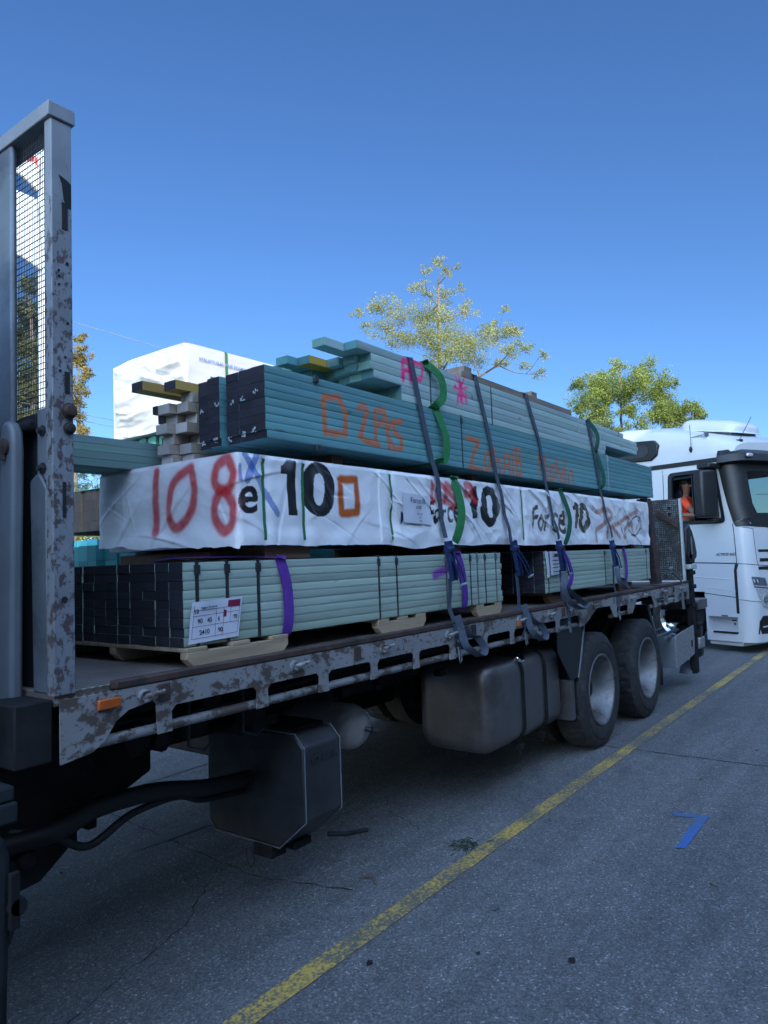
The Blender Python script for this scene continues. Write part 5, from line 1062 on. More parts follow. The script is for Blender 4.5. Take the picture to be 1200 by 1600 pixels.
# roof furniture
ac = MB(); secs = []
for z, g_ in ((0,-.03),(.03,.0),(.10,.0),(.16,.03),(.20,.09),(.215,.18)):
    secs.append([(x, y, z+3.70+.20*(-.85-x)) for x, y in [(-.85+(.56-g_)*cx_, 1.0+(.42-g_)*cy_) for cx_, cy_ in [(math.copysign(abs(math.cos(a))**.45, math.cos(a)), math.copysign(abs(math.sin(a))**.45, math.sin(a))) for a in np.linspace(0, 2*math.pi, 32, endpoint=False)]]])
n_ = 32; ac.add([p for s_ in secs for p in s_], [(i*n_+k, i*n_+(k+1) % n_, (i+1)*n_+(k+1) % n_, (i+1)*n_+k) for i in range(5) for k in range(n_)]+[tuple(5*n_+k for k in range(n_)), tuple(range(n_))])
aco = ac.build('roof_unit', M['cab'], CT, local=True, smooth=True)
MB().box(-1.3,-.4,.66,1.34,3.55,3.72).build('unit_base', M['gal'], aco, local=True, bev=.02)
hn = MB(); hn.tube([(-1.08,.14,3.56),(-.8,.13,3.55),(-.55,.13,3.56)], [.012,.014,.02], 10); hn.lathe([(0,.015),(.06,.055),(.07,.055),(.07,.0)], (-.55,.13,3.56), 18, 'x'); hn.lathe([(-.04,0),(-.04,.035),(0,.04),(.03,.02)], (-1.08,.14,3.56), 14, 'x'); hn.cyl((-.7,.13,3.55),(-.7,.2,3.45),.012,8); hn.cyl((-1.0,.13,3.55),(-1.0,.2,3.5),.012,8); hn.build('air_horn', M['chrome'], CT, local=True, smooth=True)
an = MB(); an.lathe([(-.01,.055),(.0,.05),(.02,.0)], (-.72,.04,3.34), 18, 'x'); an.cyl((-.72,.03,3.33),(-.72,.03,3.76),.005,6); an.build('antenna', B_, CT, local=True)
an = MB(); an.box(-.06,.02,.28,.34,3.34,3.41); an.cyl((-.02,.31,3.40),(-.18,.9,3.85),.005,6); an.build('antenna', B_, CT, local=True)
# lamps, inlets, steps
hl = patch('headlight', [(.22,1.03),(.26,.9),(.36,.72)], [(.60,.98),(.62,.82),(.62,.66)], M['lamp'], off=.010, n=8)
patch('lamp_surround', [(.20,1.05),(.20,1.035)], [(.62,1.0),(.62,.985)], B_, off=.012, n=6); 
m = MB(); 
for u, z in ((.42,.84),(.53,.77)): 
    p = surf(u, z, .014); m.lathe([(0,.055),(.006,.06),(.010,.05),(.0,.0)], (p.x,p.y,p.z), 20, 'x')
m.build('projector_lens', M['chrome'], hl, local=True, smooth=True)
MB().lathe([(0,0.0)],(0,0,0)) if 0 else None
patch('bumper_inlet', [(.35,.58),(.27,.50),(.24,.30)], [(.9,.58),(.9,.50),(.9,.30)], B_, off=.004, n=6)
patch('bumper_trim', [(.34,.42),(.34,.40)], [(.9,.43),(.9,.41)], M['wband'], off=.012, n=5)
patch('corner_recess', [(.18,1.20),(.20,1.06)], [(.46,1.17),(.50,1.04)], M['gal'], off=.003, n=5)
patch('grille_slat', [(.36,1.62),(.37,1.58)], [(1.9,1.60),(1.9,1.56)], B_, off=.006, n=8); patch('grille_slat', [(.38,1.48),(.38,1.43)], [(1.9,1.46),(1.9,1.41)], B_, off=.006, n=8); patch('grille_slat', [(.33,1.35),(.33,1.30)], [(1.9,1.33),(1.9,1.28)], B_, off=.006, n=8)
sb = MB(); sb.add([(-.58,.0,.3),(-.05,.0,.3),(-.05,.0,.56),(-.58,.0,.56),(-.56,.16,.33),(-.07,.16,.33),(-.07,.12,.54),(-.56,.12,.54)], [(0,1,5,4),(1,2,6,5),(2,3,7,6),(3,0,4,7),(4,5,6,7)]); sb.build('step_recess', M['cab'], CT, local=True)
MB().box(-.50,-.07,-.012,.03,.295,.325).build('step_tread', B_, CT, local=True, bev=.004); MB().cyl((-.2,.14,.44),(-.2,.125,.44),.016,12).box(-.25,-.16,.125,.138,.485,.505).box(-.33,-.22,-.004,.02,.565,.585).build('step_latch', M['ink'], CT, local=True)
MB().prism([(-.60,.10),(-.02,.10),(.0,.17),(-.62,.17)], 'y', .04, 2.3).build('lower_valance', M['cab'], CT, local=True, bev=.01)
MB().box(-5.5,-1.0,.6,1.9,.6,.95).box(-1.0,.1,.4,2.1,.25,.9).build('chassis', M['black'], CT, local=True)
ar = MB(); P = [(-1.27+.64*math.cos(a), .47+.60*math.sin(a)) for a in np.linspace(0, math.pi, 18)]
ar.add([(x, .0, z) for x, z in P]+[(x, .6, z) for x, z in P], [(i, i+1, 19+i-0, 18+i) for i in range(17)]); ar.build('wheel_arch', B_, CT, local=True)
text_obj('model_badge', 'ACTROS 2653', .058, (0,0,0), (rad(90),0,0), M['ink'], CT, .001, .001, .25)
ob = [o for o in CT.children if o.name.startswith('model_badge')][0]; ob.location = (-.36,-.005,1.54)
def cab_wheel(x, y, sgn):
    w_ = bpy.data.objects.new('wheel', None); S.collection.objects.link(w_); w_.parent = CT; w_.location = (x, y, .485); WL[w_.name] = Vector((0,0,0))
    prof = [(.012,.298),(0,.32),(-.004,.39),(.006,.455),(.03,.485),(.24,.485),(.265,.45),(.27,.39),(.26,.3)]
    MB().lathe([(o*sgn, r_) for o, r_ in prof], (0,0,0), 56).build('tyre', M['rubber'], w_, smooth=True, local=True)
    m = MB(); m.lathe([(o*sgn, r_) for o, r_ in [(.012,.30),(-.002,.30),(-.004,.29),(.02,.275),(.05,.25),(.02,.2),(.0,.14),(-.03,.12),(-.05,.10),(-.06,0)]], (0,0,0), 48); m.build('rim', M['chrome'], w_, smooth=True, local=True)
    h_ = MB()
    for k in range(10): a = 2*math.pi*k/10; h_.lathe([(.028*sgn,0),(.028*sgn,.026),(.04*sgn,.026)], (.225*math.cos(a),0,.225*math.sin(a)), 12)
    h_.build('hand_hole', M['joint'], w_, local=True)
cab_wheel(-1.27, .02, 1); cab_wheel(-1.27, 2.48, -1); cab_wheel(-4.9, .02, 1); cab_wheel(-4.9, 2.48, -1)
# ---------------------------------------------------------------- driver
c_, s_ = math.cos(rad(245.9)), math.sin(rad(245.9))
def L2W(p): return Vector((12.441+p[0]*c_-p[1]*s_, 2.361+p[0]*s_+p[1]*c_, p[2]))
PR = thing('person', tuple(L2W((-1.27,.47,2.0))), 'driver in orange hi-vis shirt resting a bare forearm on the open white cab window', 'person', rz=rad(245.9))
def skin(name, J, E, mat, parent, root=0, sub=2, org=(-1.1,.55,2.0)):
    me = bpy.data.meshes.new(name); me.from_pydata([(p[0]-org[0], p[1]-org[1], p[2]-org[2]) for p, r_ in J], E, []); me.materials.append(mat)
    ob = bpy.data.objects.new(name, me); S.collection.objects.link(ob); ob.parent = parent
    m = ob.modifiers.new('skin', 'SKIN'); m.use_smooth_shade = True
    if not me.skin_vertices: pass
    sv = me.skin_vertices[0].data if len(me.skin_vertices) else None
    for i, (p, r_) in enumerate(J):
        rr2 = r_ if isinstance(r_, tuple) else (r_, r_)
        if sv: sv[i].radius = rr2; sv[i].use_root = (i == root)
    m2 = ob.modifiers.new('sub', 'SUBSURF'); m2.levels = sub; m2.render_levels = sub
    dg = bpy.context.evaluated_depsgraph_get(); me2 = bpy.data.meshes.new_from_object(ob.evaluated_get(dg)); ob.modifiers.clear(); ob.data = me2; me2.name = name
    me2.polygons.foreach_set('use_smooth', [True]*len(me2.polygons)); return ob
J = [((-1.1,.55,2.02),.15),((-1.08,.52,2.25),.14),((-1.02,.48,2.47),.13),((-.99,.46,2.57),.06),((-.97,.45,2.63),.052),((-.955,.445,2.70),(.07,.075)),((-.955,.445,2.77),(.078,.088)),((-.96,.445,2.84),(.07,.08)),((-.965,.445,2.875),.04),
     ((-.93,.30,2.50),.07),((-.82,.22,2.45),.055),((-.62,.12,2.31),.048),((-.50,.03,2.22),.044),((-.66,-.03,2.235),.038),((-.80,-.06,2.235),.028),((-.86,-.075,2.225),(.038,.020)),((-.90,-.085,2.20),(.036,.018)),
     ((-1.03,.68,2.50),.07),((-.90,.80,2.38),.055),((-.72,.80,2.2),.045),((-.55,.72,2.2),.035),((-1.0,.45,1.98),.10),((-.8,.42,1.98),.10),((-.6,.42,1.98),.08),((-1.0,.68,1.98),.10),((-.8,.7,1.98),.10),((-.6,.7,1.98),.08)]
E_ = [(0,1),(1,2),(2,3),(3,4),(4,5),(5,6),(6,7),(7,8),(2,9),(9,10),(10,11),(11,12),(12,13),(13,14),(14,15),(15,16),(2,17),(17,18),(18,19),(19,20),(0,21),(21,22),(22,23),(0,24),(24,25),(25,26)]
for k, (oy, l_) in enumerate(((.020,.055),(.007,.065),(-.007,.062),(-.020,.05))):
    b0 = len(J); dx = (k-1.5)*.018
    J += [((-.915+dx*.9,-.088,2.185),.0105),((-.925+dx,-.095,2.185-l_*.45),.0095),((-.922+dx,-.088,2.185-l_),.0085)]; E_ += [(16,b0),(b0,b0+1),(b0+1,b0+2)]
b0 = len(J); J += [((-.855,-.09,2.20),.0115),((-.845,-.098,2.165),.010),((-.85,-.098,2.14),.009)]; E_ += [(15,b0),(b0,b0+1),(b0+1,b0+2)]
body = skin('body', J, E_, M['skin'], PR)
face = MB()
def ell(c, r_, n=10):
    m = []
    o = MB(); prof = [(r_[2]*math.sin(a), math.cos(a)) for a in np.linspace(-math.pi/2, math.pi/2, n)]
    vs = []
    for z, q_ in prof:
        for k in range(14): a = 2*math.pi*k/14; vs.append((c[0]+r_[0]*q_*math.cos(a), c[1]+r_[1]*q_*math.sin(a), c[2]+z))
    return vs, [(i*14+k, i*14+(k+1) % 14, (i+1)*14+(k+1) % 14, (i+1)*14+k) for i in range(n-1) for k in range(14)]
O_ = (-1.1,.55,2.0)
def ellobj(name, items, mat):
    m = MB()
    for c, r_ in items: m.add(*ell((c[0]-O_[0],c[1]-O_[1],c[2]-O_[2]), r_))
    return m.build(name, mat, PR, smooth=True, local=True)
ellobj('hair', [((-.975,.445,2.825),(.098,.09,.085)),((-1.02,.445,2.79),(.06,.085,.09))], M['hair'])
ellobj('nose', [((-.872,.445,2.765),(.018,.013,.022))], M['skin']); ellobj('ear', [((-.965,.368,2.765),(.018,.008,.028))], M['skin']); ellobj('eye', [((-.888,.418,2.79),(.006,.010,.006)),((-.888,.472,2.79),(.006,.010,.006))], M['ink']); ellobj('mouth', [((-.884,.445,2.722),(.006,.022,.005))], M['maroon'])
JS = [((-1.1,.55,2.02),.162),((-1.08,.52,2.25),.152),((-1.02,.48,2.47),.142),((-.995,.465,2.56),.08),((-.93,.30,2.50),.088),((-.82,.22,2.45),.072),((-.68,.15,2.345),.066),((-1.03,.68,2.50),.085),((-.92,.79,2.40),.07)]
skin('shirt', JS, [(0,1),(1,2),(2,3),(2,4),(4,5),(5,6),(2,7),(7,8)], M['hivis'], PR)
JC = [((-.985,.46,2.585),.07),((-.98,.455,2.61),.062)]; skin('collar', JC, [(0,1)], M['navy'], PR)
# ================================================================ NEIGHBOURING TRAILER AND ITS LOAD
NT = thing('flatbed_trailer', (8,7.0,0), 'second flat trailer standing beyond the flatbed truck, mostly hidden, carrying packs and the white bale', 'trailer')
MB().box(3.0,13.0,5.75,8.2,1.18,1.34).build('deck', M['black'], NT); MB().box(3.4,12.8,6.6,7.3,.8,1.18).build('chassis', M['black'], NT)
for cx in (9.2,10.5,11.8):
    for y, sd in ((5.78,-1),(8.17,1)): wheel(cx, .487, y, side=sd, parent=NT)
MB().box(5.0,5.15,6.1,6.25,.02,1.18).box(5.0,5.15,7.8,7.95,.02,1.18).build('landing_leg', M['gal'], NT)
LD = (0.02,0.02,0.022)
pack('timber_pack', 'blue green timber pack low on the second trailer, seen under the yellow hedge gap', 4.2, 9.5, 5.78, 24, .0905, 1.42, 2.0, 6, (.03,.22,.26), (.03,.22,.26))
pack('timber_pack', 'dark ended pack with a green top on the second trailer', 4.19, 9.6, 5.80, 24, .0905, 2.09, 2.52, 4, (.05,.05,.045), LD)
for z, x in ((1.345,4.6),(1.345,8.6),(2.005,4.9),(2.005,8.6),(2.53,5.4),(2.53,8.6)):
    tag(MB().box(x,x+.12,5.9,7.9,z,z+.07).build('bearer', M['bearer']), 'bearer between the packs on the second trailer', 'bearer', 'bearers on the second trailer')
tag(MB().box(4.17,9.6,5.79,7.96,2.522,2.529).build('cover_sheet', M['dgreen']), 'dark green sheet on top of the dark ended pack', 'cover sheet')
pack('timber_pack', 'teal timber pack directly under the sunlit white bale', 4.62, 9.4, 5.78, 14, .0905, 2.61, 3.075, 5, (.09,.26,.24), (.09,.27,.24))
# sunlit white bale
WB = thing('wrapped_pack', (6.7,6.4,3.08), 'sunlit white wrapped pack with a green band, high behind the left end of the load', 'wrapped pack')
us = np.concatenate([np.arange(-1.26, .5, .010), np.arange(.5, 4.8, .03)]); nv = 60
U, Vv = np.meshgrid(us, np.linspace(0, 1, nv+1), indexing='ij'); top_z = 3.93+.0*U; 
zb = 3.085+.012*(fbm(U*5, U*0, 3)-.5); Z = top_z+(zb-top_z)*Vv
def bdisp(U, Z):
    e = sstep(.05,-.05,U); d = .02*(fbm(U*3,Z*4,3)-.5)
    # slack film gathered into crumpled swags on the end
    for k in range(3):
        wz = Z*(5+4*k)+1.6*fbm(U*2.4+k*7, Z*2.2, 3)-.7*(U+.3)*(1 if k % 2 else -1.2); r = 1-np.abs(2*fbm(wz, U*1.3+3*k, 2)-1)
        d = d+.55*e*(.055,.034,.02)[k]*(r**3-.35)*(.35+1.1*vnoise(U*2.3+k*5, Z*3+k))
    for zc, u0, A_, wd, sl in ((3.80,-.16,.045,.018,.25),(3.72,-.22,.05,.022,.1),(3.62,-.42,.05,.022,-.2),(3.50,-.95,.035,.02,.15),(3.36,-1.0,.045,.016,-.1),(3.30,-.85,.035,.016,.1)):
        zz = Z-zc-sl*(U-u0)-.5*(U-u0)**2+.03*(fbm(U*5+zc*9, Z*2, 2)-.5); d = d+1.35*e*A_*np.exp(-np.where(zz > 0, zz/wd, zz/(wd*2.5))**2)*np.exp(-((U-u0)/.24)**2)
    return d
D_ = bdisp(U, Z)*sstep(0,.05,Vv)*sstep(-1.26,-1.15,U)*sstep(.0,-.06,-np.abs(U)) ; D_ = D_+.006*(fbm(U*2,Z*4,3)-.5)
rc_ = .04; ph = np.clip((U+rc_)/(2*rc_), 0, 1)*math.pi/2; X0, Y0 = 4.5, 5.765
Xc = np.where(U < -rc_, X0, np.where(U > rc_, X0+U, X0+rc_-rc_*np.cos(ph))); Yc = np.where(U < -rc_, Y0-U, np.where(U > rc_, Y0, Y0+rc_-rc_*np.sin(ph)))
nx = np.where(U < -rc_, -1, np.where(U > rc_, 0, -np.cos(ph))); ny = np.where(U < -rc_, 0, np.where(U > rc_, -1, -np.sin(ph)))
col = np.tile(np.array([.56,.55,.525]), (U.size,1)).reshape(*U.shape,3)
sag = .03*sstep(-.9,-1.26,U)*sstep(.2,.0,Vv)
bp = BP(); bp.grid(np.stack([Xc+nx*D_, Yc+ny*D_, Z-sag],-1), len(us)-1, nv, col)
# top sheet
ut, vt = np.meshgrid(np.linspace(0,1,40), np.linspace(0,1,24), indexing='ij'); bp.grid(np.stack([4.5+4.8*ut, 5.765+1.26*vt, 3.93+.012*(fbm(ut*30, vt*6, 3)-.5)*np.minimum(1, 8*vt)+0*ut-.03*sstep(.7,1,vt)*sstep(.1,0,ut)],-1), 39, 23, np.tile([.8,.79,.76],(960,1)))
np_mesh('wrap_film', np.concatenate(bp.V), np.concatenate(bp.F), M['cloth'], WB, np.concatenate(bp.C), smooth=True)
MB().box(4.56,9.25,5.80,7.0,3.09,3.90).build('core', M['paper'], WB)
q = MB(); P = [(5.02,6.9,3.94),(5.02,5.78,3.94),(5.02,5.753,3.92),(5.02,5.752,3.5),(5.02,5.756,3.09)]; q.ribbon(P, (1,0,0), .035, .002); q.build('green_band', M['gband'], WB)
mk = MB(); 
MB().box(4.80,4.98,5.752,5.754,3.45,3.63).build('green_logo', M['gband'], WB)
lw = MB()
for k, (a, b_) in enumerate(((0,1.0),(.3,2.2),(2.0,2.9),(.9,1.9),(3.4,5.2),(3.1,4.6))): 
    P = [(4.89+.055*math.cos(t)*(1 if k < 3 else .6), 5.7505, 3.54+.055*math.sin(t)*(1 if k < 3 else .6)) for t in np.linspace(a, b_+.6, 8)]; lw.tube(P, .006, 5)
lw.build('logo_leaf', M['signwhite'], WB)
text_obj('printed_text', 'STRUCTURAL PINE FRAMING', .042, (4.66,5.7515,3.775), (rad(90),0,0), M['bluetext'], WB, .001, .0005, sx=1.25)
# ================================================================ TREES
def leaves(name, clumps, mat, parent, n_per, size, flat=1.0, seed=1, droop=0.0, aspect=.5, sub=5):
    r_ = np.random.RandomState(seed); C0 = []; T0 = []
    for (x, y, z, R) in clumps:
        n = int(n_per*(R/.4)**2)+8; k = max(4, int(sub*(R/.4)**1.5)+3)
        sc = r_.normal(size=(k, 3)); sc /= np.linalg.norm(sc, axis=1)[:, None]; sc *= (r_.rand(k, 1)**.45)*R*1.0
        tone = r_.rand(k); j = r_.randint(0, k, n)
        p = sc[j]+r_.normal(size=(n, 3))*R*.24; p[:, 2] *= flat
        C0.append(p+np.array([x, y, z])); T0.append(np.clip(tone[j]*.75+r_.rand(n)*.25, 0, 1))
    Cc = np.concatenate(C0); Tn = np.concatenate(T0); n = len(Cc)
    a = r_.normal(size=(n, 3)); a[:, 2] -= droop; a /= np.linalg.norm(a, axis=1)[:, None]; b_ = np.cross(a, r_.normal(size=(n, 3))); b_ /= np.linalg.norm(b_, axis=1)[:, None]
    s_ = size*r_.uniform(.6, 1.3, (n, 1)); a = a*s_; b_ = b_*s_*aspect
    V = np.stack([Cc-a*.5, Cc+b_*.5, Cc+a*.5, Cc-b_*.5], 1).reshape(-1, 3); F = np.arange(4*n).reshape(n, 4)
    return np_mesh(name, V, F, mat, parent, np.repeat(Tn[:, None]*np.ones((1, 3)), 4, 0), attr='tone')
def tree(base, clumps, label, leafm, n_per, size, trunk_r=.18, seed=1, twig=3, forks=None, sub=5, flat=.85, name='tree', fork_z=.5, aspect=.5):
    t = thing(name, base, label, 'tree'); r_ = random.Random(seed); B = Vector(base)
    cz = sum(c[2] for c in clumps)/len(clumps); top = max(clumps, key=lambda c: c[2]); lo = min(c[2]-c[3] for c in clumps)
    m = MB(); tp = Vector((top[0]*.6+B.x*.4, top[1]*.6+B.y*.4, top[2]-.2)); spine = smooth_pts([tuple(B), tuple(B.lerp(tp, .35)+Vector((r_.uniform(-.2,.2),r_.uniform(-.2,.2),0))), tuple(B.lerp(tp, .7)+Vector((r_.uniform(-.25,.25),r_.uniform(-.25,.25),0))), tuple(tp)], 8)
    m.tube(spine, [trunk_r*(1-.88*i/(len(spine)-1)) for i in range(len(spine))], 8); m.build('trunk', M['bark'], t, smooth=True)
    lm = MB(); nodes = [(p, trunk_r*(1-.88*i/(len(spine)-1))) for i, p in enumerate(spine)]
    for c in sorted(clumps, key=lambda c: (Vector(c[:3])-B).length):
        P = Vector(c[:3]); best = None; bd_ = 1e9
        for q_, rr2 in nodes:
            d = (P-q_).length; pen = d+max(0, q_.z-P.z+.25*math.hypot(P.x-q_.x, P.y-q_.y))*2.2
            if pen < bd_ and rr2 > .008: bd_ = pen; best = (q_, rr2)
        q_, rr2 = best; mid = q_.lerp(P, .5)+Vector((r_.uniform(-.1,.1),r_.uniform(-.1,.1),-.06*(P-q_).length)); cur = smooth_pts([tuple(q_), tuple(mid), tuple(P)], 5); r0 = min(rr2*.8, .016+.022*(P-q_).length)
        rs = [r0*(1-.6*i/(len(cur)-1)) for i in range(len(cur))]; lm.tube(cur, rs, 6); nodes += list(zip(cur, rs))
        for k in range(twig):
            e = P+Vector((r_.gauss(0,1),r_.gauss(0,1),r_.gauss(.3,.8))).normalized()*c[3]*1.0; lm.tube([cur[-3], (cur[-3]+e)/2+Vector((0,0,.04)), e], [rs[-1]*.7, rs[-1]*.5, .004], 5)
    lm.build('branches', M['bark'], t, smooth=True)
    leaves('crown', clumps, leafm, t, n_per, size, flat, seed, sub=sub, aspect=aspect); return t
TREE1 = [(22.29, 13.68, 12.68, 0.23), (21.65, 13.9, 12.18, 0.2), (22.91, 13.65, 12.5, 0.21), (22.41, 12.98, 12.36, 0.12), (21.41, 14.05, 11.55, 0.26), (22.48, 14.38, 11.65, 0.21), (24.28, 14.62, 12.17, 0.35), (24.24, 13.94, 12.33, 0.18), (24.31, 13.59, 11.36, 0.35), (23.39, 11.61, 10.68, 0.16), (24.06, 12.51, 10.54, 0.18), (20.95, 15.88, 11.08, 0.36), (21.1, 15.11, 11.01, 0.36), (20.17, 15.99, 10.7, 0.2), (20.65, 15.94, 10.32, 0.2), (22.9, 16.75, 10.97, 0.44), (23.07, 15.96, 11.35, 0.46), (23.42, 15.32, 11.37, 0.5), (23.68, 14.87, 11.51, 0.37), (22.29, 13.42, 10.51, 0.39), (22.2, 14.27, 10.08, 0.51), (23.31, 14.42, 9.95, 0.53), (23.01, 15.5, 10.37, 0.5), (24.28, 14.21, 10.47, 0.5), (24.6, 13.82, 10.11, 0.5), (22.61, 12.16, 9.7, 0.42), (24.32, 12.49, 10.01, 0.41), (24.76, 12.08, 10.19, 0.34), (24.41, 11.59, 10.16, 0.18), (23.54, 10.96, 9.11, 0.28), (24.62, 10.88, 9.0, 0.21), (23.09, 11.25, 8.99, 0.34), (25.72, 12.02, 9.03, 0.2), (25.72, 11.5, 8.64, 0.25), (24.22, 12.27, 8.95, 0.27), (22.66, 13.47, 9.28, 0.59), (23.09, 16.38, 10.4, 0.39), (23.06, 14.48, 9.32, 0.49), (24.63, 13.78, 9.5, 0.5)]

TREE2 = [(29.51, 9.63, 9.3, 0.33), (28.88, 8.21, 8.75, 0.46), (28.74, 7.65, 8.26, 0.38), (29.36, 7.48, 8.16, 0.21), (27.88, 10.52, 8.55, 0.36), (27.28, 9.79, 8.24, 0.44), (27.85, 9.47, 8.43, 0.45), (29.47, 9.43, 8.56, 0.47), (27.42, 8.22, 8.13, 0.43), (26.83, 10.01, 7.63, 0.51), (28.7, 9.95, 8.07, 0.54), (27.94, 8.97, 7.63, 0.37), (28.98, 8.15, 7.96, 0.61), (28.86, 7.87, 7.45, 0.45), (27.56, 10.61, 7.4, 0.37), (29.62, 10.7, 7.56, 0.4), (27.91, 8.18, 6.72, 0.44), (28.7, 7.78, 6.91, 0.38), (27.8, 8.61, 7.06, 0.29), (28.33, 11.01, 8.49, 0.23)]

TREE3 = [(29.64, 7.41, 7.06, 0.46), (29.89, 7.05, 7.19, 0.45), (30.73, 6.91, 7.22, 0.32), (29.69, 7.58, 6.8, 0.39), (30.28, 7.17, 6.82, 0.39), (31.07, 6.83, 7.06, 0.21), (29.2, 7.72, 6.83, 0.28)]

TREE4 = [(13.23, 25.94, 12.27, 0.42), (13.23, 26.32, 11.63, 0.58), (13.95, 27.16, 11.51, 0.6), (13.53, 27.03, 10.63, 0.65), (13.52, 26.19, 9.83, 0.63), (13.35, 26.49, 9.12, 0.69), (13.48, 26.08, 8.34, 0.63), (13.42, 26.74, 7.83, 0.69), (13.33, 25.85, 7.19, 0.62), (13.54, 27.21, 6.68, 0.81), (14.21, 27.32, 6.51, 0.82)]

TREE5 = [(14.64, 24.93, 10.42, 0.26), (14.51, 24.5, 9.81, 0.33), (14.58, 24.98, 9.56, 0.36), (13.79, 23.26, 8.6, 0.29), (13.93, 23.8, 8.26, 0.34), (14.46, 25.06, 7.96, 0.36), (14.34, 24.69, 7.28, 0.36), (14.08, 23.99, 6.67, 0.3), (14.43, 25.03, 6.62, 0.36), (13.88, 24.6, 8.51, 0.45), (13.98, 24.99, 9.56, 0.41)]

TREE6 = [(13.53, 23.08, 4.91, 0.24), (13.68, 22.85, 4.68, 0.29), (13.65, 23.22, 4.38, 0.29), (13.78, 22.71, 4.96, 0.17), (14.0, 22.92, 4.59, 0.17), (13.79, 23.86, 4.67, 0.34)]

tree((24.3,15.0,0), [(x,y,z,R*1.28) for x,y,z,R in TREE1], 'sparse pale leaved tree with bare twigs, rising above the topmost timber pack', M['leaf_pale'], 520, .07, .2, 3, twig=4, sub=6, flat=.8)
tree((27.4,8.6,0), [(x,y,z,R*1.15) for x,y,z,R in TREE2]+[(x+random.uniform(-.5,.5),y+random.uniform(-.5,.5),z-random.uniform(.2,.9),R*.9) for x,y,z,R in TREE2[5:]], 'dense green tree behind the white cab roof, the larger of the two there', M['leaf_green'], 850, .08, .13, 5, twig=3, sub=7)
tree((28.2,6.7,0), TREE3, 'small low green tree behind the roof unit of the white cab', M['leaf_green'], 1000, .085, .14, 9, twig=2, sub=6)
tree((13.2,26.2,0), TREE4+[(x,y,z-6.4,R) for x,y,z,R in TREE4[-4:]]+[(12.6,26.4,5.2,.9),(13.9,26.2,5.4,.9),(13.3,26,4.2,1.0)], 'tall dark green tree seen through the headboard mesh', M['leaf_dark'], 800, .11, .25, 11, twig=1, sub=6)
tree((14.2,24.6,0), TREE5, 'narrow golden leaved tree just right of the headboard post', M['leaf_gold'], 1100, .08, .14, 13, twig=2, sub=6)
tree((13.7,23.1,0), TREE6+[(13.9,22.9,4.0,.3),(13.7,23.3,3.6,.4)], 'feathery young pine seen low between the post and the white wrap', M['leaf_pine'], 420, .12, .08, 17, twig=3, sub=6, aspect=.18, name='pine_tree')
HG = thing('hedge', (15,26,0), 'sunlit yellow green hedge far behind the trailer', 'hedge')
hc = [(x, 33-.55*x+random.uniform(-.4,.4), z+random.uniform(-.2,.2), random.uniform(.5,.8)) for x in np.arange(8, 22, .55) for z in (.6,1.5,2.4,3.0)]
leaves('foliage', hc, mat_leaf('hedge_leaf', (.16,.17,.03), (.42,.38,.10)), HG, 150, .14, 1, 21)
# ================================================================ SIGN, WIRES, SHED
sg = thing('standin_sign', (7.9,15,0), 'tall white stand-in sign with red lettering on an added white pole, seen through the headboard mesh', 'sign')
MB().box(7.86,8.02,14.95,15.1,0,11.0).build('pole', M['signwhite'], sg)  # added sign and pole stand in for sunlit white edges of other things
MB().prism([(7.2,10.25),(7.45,10.18),(7.80,9.98),(7.84,10.95),(7.2,10.85)], 'y', 14.9, 14.98).build('upper_panel', M['signwhite'], sg, bev=.02)
MB().prism([(7.2,8.42),(7.4,8.40),(7.86,8.22),(7.85,8.5),(7.76,9.80),(7.2,9.83)], 'y', 14.9, 14.98).build('lower_panel', M['signwhite'], sg, bev=.02)
rl = MB(); 
for k in range(7): rl.box(7.35+.06*k,7.39+.06*k,14.88,14.899,10.55+.03*(k % 3),10.72+.02*(k % 2))
rl.build('red_lettering', M['signred'], sg)
for i, (a, b_) in enumerate((((12.7,22,9.9),(30,22,9.3)),((12.7,22.2,6.92),(30,22.2,6.2)),((12.7,22,6.66),(30,22,5.6)),((12.7,22,4.33),(30,22,4.4)))):
    d = Vector(b_)-Vector(a); P = []
    for k in range(25): t = -1.2+2.4*k/24; p = Vector(a)+d*t; p.z -= .5*(1-t*t)*0; P.append(p)
    o = MB().tube(P, .012, 5).build('power_line', M['wire']); tag(o, ['faint power line running down to the sunlit white bale','power line just above the grey green boards','lower power line close above the grey green boards','thin cable crossing behind the young pine'][i], 'power line')
SH = thing('shed', (0,-16,0), 'long pale shed across the yard', 'building')
hS = 9.75
MB().box(-60,60,-30,-6,0,hS-.3).build('wall', M['shed'], SH); MB().box(-61,61,-31,-6.3,hS-.3,hS).build('roof', M['gal'], SH)
for k in range(6): MB().box(-50+18*k,-42+18*k,-6.0,-5.95,0,5).build('roller_door', M['interior'], SH)
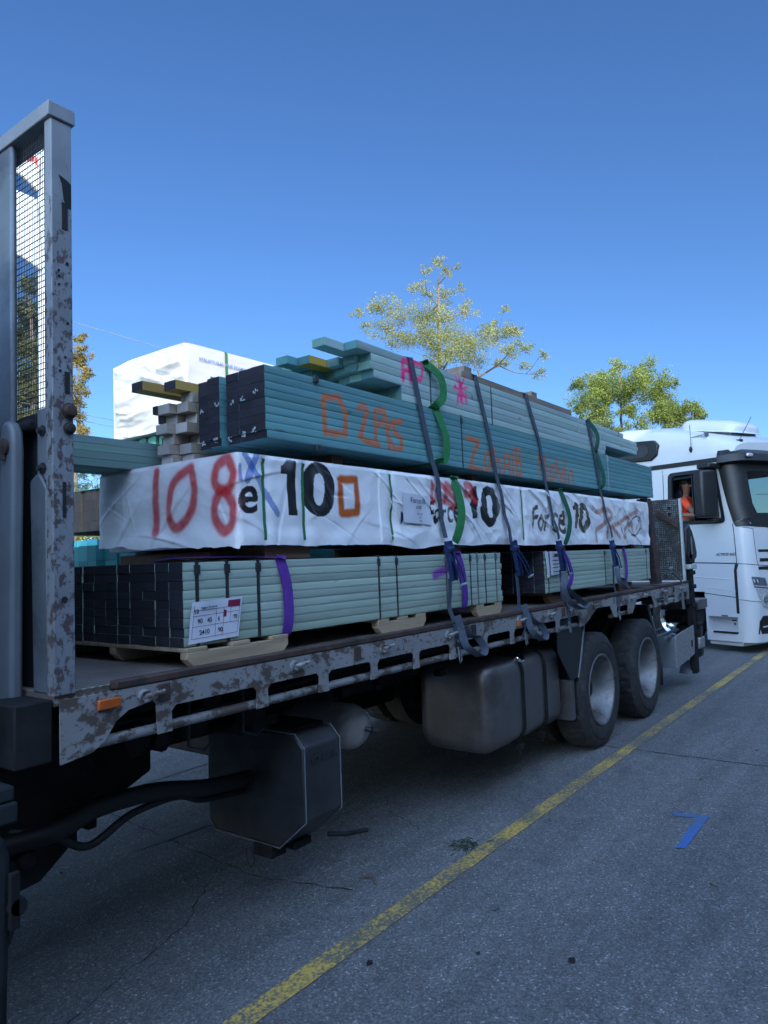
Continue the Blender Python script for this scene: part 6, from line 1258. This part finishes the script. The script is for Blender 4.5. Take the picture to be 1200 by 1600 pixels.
# ================================================================ DEBRIS
def chip(x, y, s_, label, mat, nm='debris'):
    r_ = random.Random(int(x*100)); P = [(x+s_*r_.uniform(.5,1)*math.cos(a), y+s_*r_.uniform(.4,1)*math.sin(a)) for a in np.linspace(0, 5.3, 6)]
    m = MB(); m.prism(P, 'z', .004, .004+s_*.25); tag(m.build(nm, mat, bev=.001), label, nm.replace('_', ' '))
chip(2.41,1.96,.022,'dark chip of debris just left of the yellow line, near the bottom of the picture', M['black'])
chip(2.88,1.27,.022,'dark chip of debris right of the yellow line', M['black'])
chip(3.10,1.75,.03,'curled pale scrap beside the yellow line', M['gal'], 'paper_scrap')
chip(2.35,1.15,.016,'tiny dark chip low in the right foreground', M['black']); chip(2.72,1.62,.014,'tiny chip between the yellow line and the foreground', M['box'])
m = MB(); r_ = random.Random(3)
for k in range(60):
    a = r_.uniform(0, 6.28); x = 3.68+r_.gauss(0,.05); y = 2.24+r_.gauss(0,.035); m.tube([(x,y,.006),(x+.02*math.cos(a),y+.02*math.sin(a),.014),(x+.04*math.cos(a),y+.04*math.sin(a),.007)], .002, 4)
tag(m.build('leaf_litter', M['leaf_dark']), 'small clump of dry leaf litter beside the yellow line under the truck edge', 'leaf litter', kind='stuff')
V = []; F = []
for k in range(900):
    x = RNG.uniform(1.6, 9); y = RNG.uniform(-1.2, 4.2); s_ = RNG.uniform(.0015, .0055)*(1 if RNG.rand() < .93 else 2); a = RNG.rand()*6; z0 = .001
    q = [(x+s_*math.cos(a+t), y+s_*math.sin(a+t), z0) for t in (0, 1.4, 2.9, 4.4)]; b0 = len(V); V += q+[(px_, py_, z0+s_*.9) for px_, py_, _ in [(x+(p[0]-x)*.6, y+(p[1]-y)*.6, 0) for p in q]]
    F += [(b0+4,b0+5,b0+6,b0+7)]+[(b0+i, b0+(i+1) % 4, b0+4+(i+1) % 4, b0+4+i) for i in range(4)]
o = np_mesh('grit', np.array(V), np.array(F), M['gal']); tag(o, 'loose grit and small stones scattered over the asphalt', 'grit', kind='stuff')
for k, (x, y) in enumerate(((3.9,.95),(5.6,1.4),(4.3,2.0),(6.6,1.2),(2.2,1.55))):
    m = MB(); a = random.uniform(0,6); L_ = .03; ca, sa = math.cos(a), math.sin(a); m.add([(x-L_*ca,y-L_*sa,.005),(x+.010*sa,y-.010*ca,.012),(x+L_*ca,y+L_*sa,.006),(x-.010*sa,y+.010*ca,.010)], [(0,1,2,3)]); tag(m.build('fallen_leaf', M['bark']), 'small dry leaf lying on the asphalt', 'leaf', 'fallen leaves on the asphalt')
m = MB(); m.tube([(3.0,2.38,.008),(3.05,2.44,.012),(3.02,2.50,.008)], .005, 5); tag(m.build('twig', M['bark']), 'short twig on the asphalt beneath the deck', 'twig')
# end
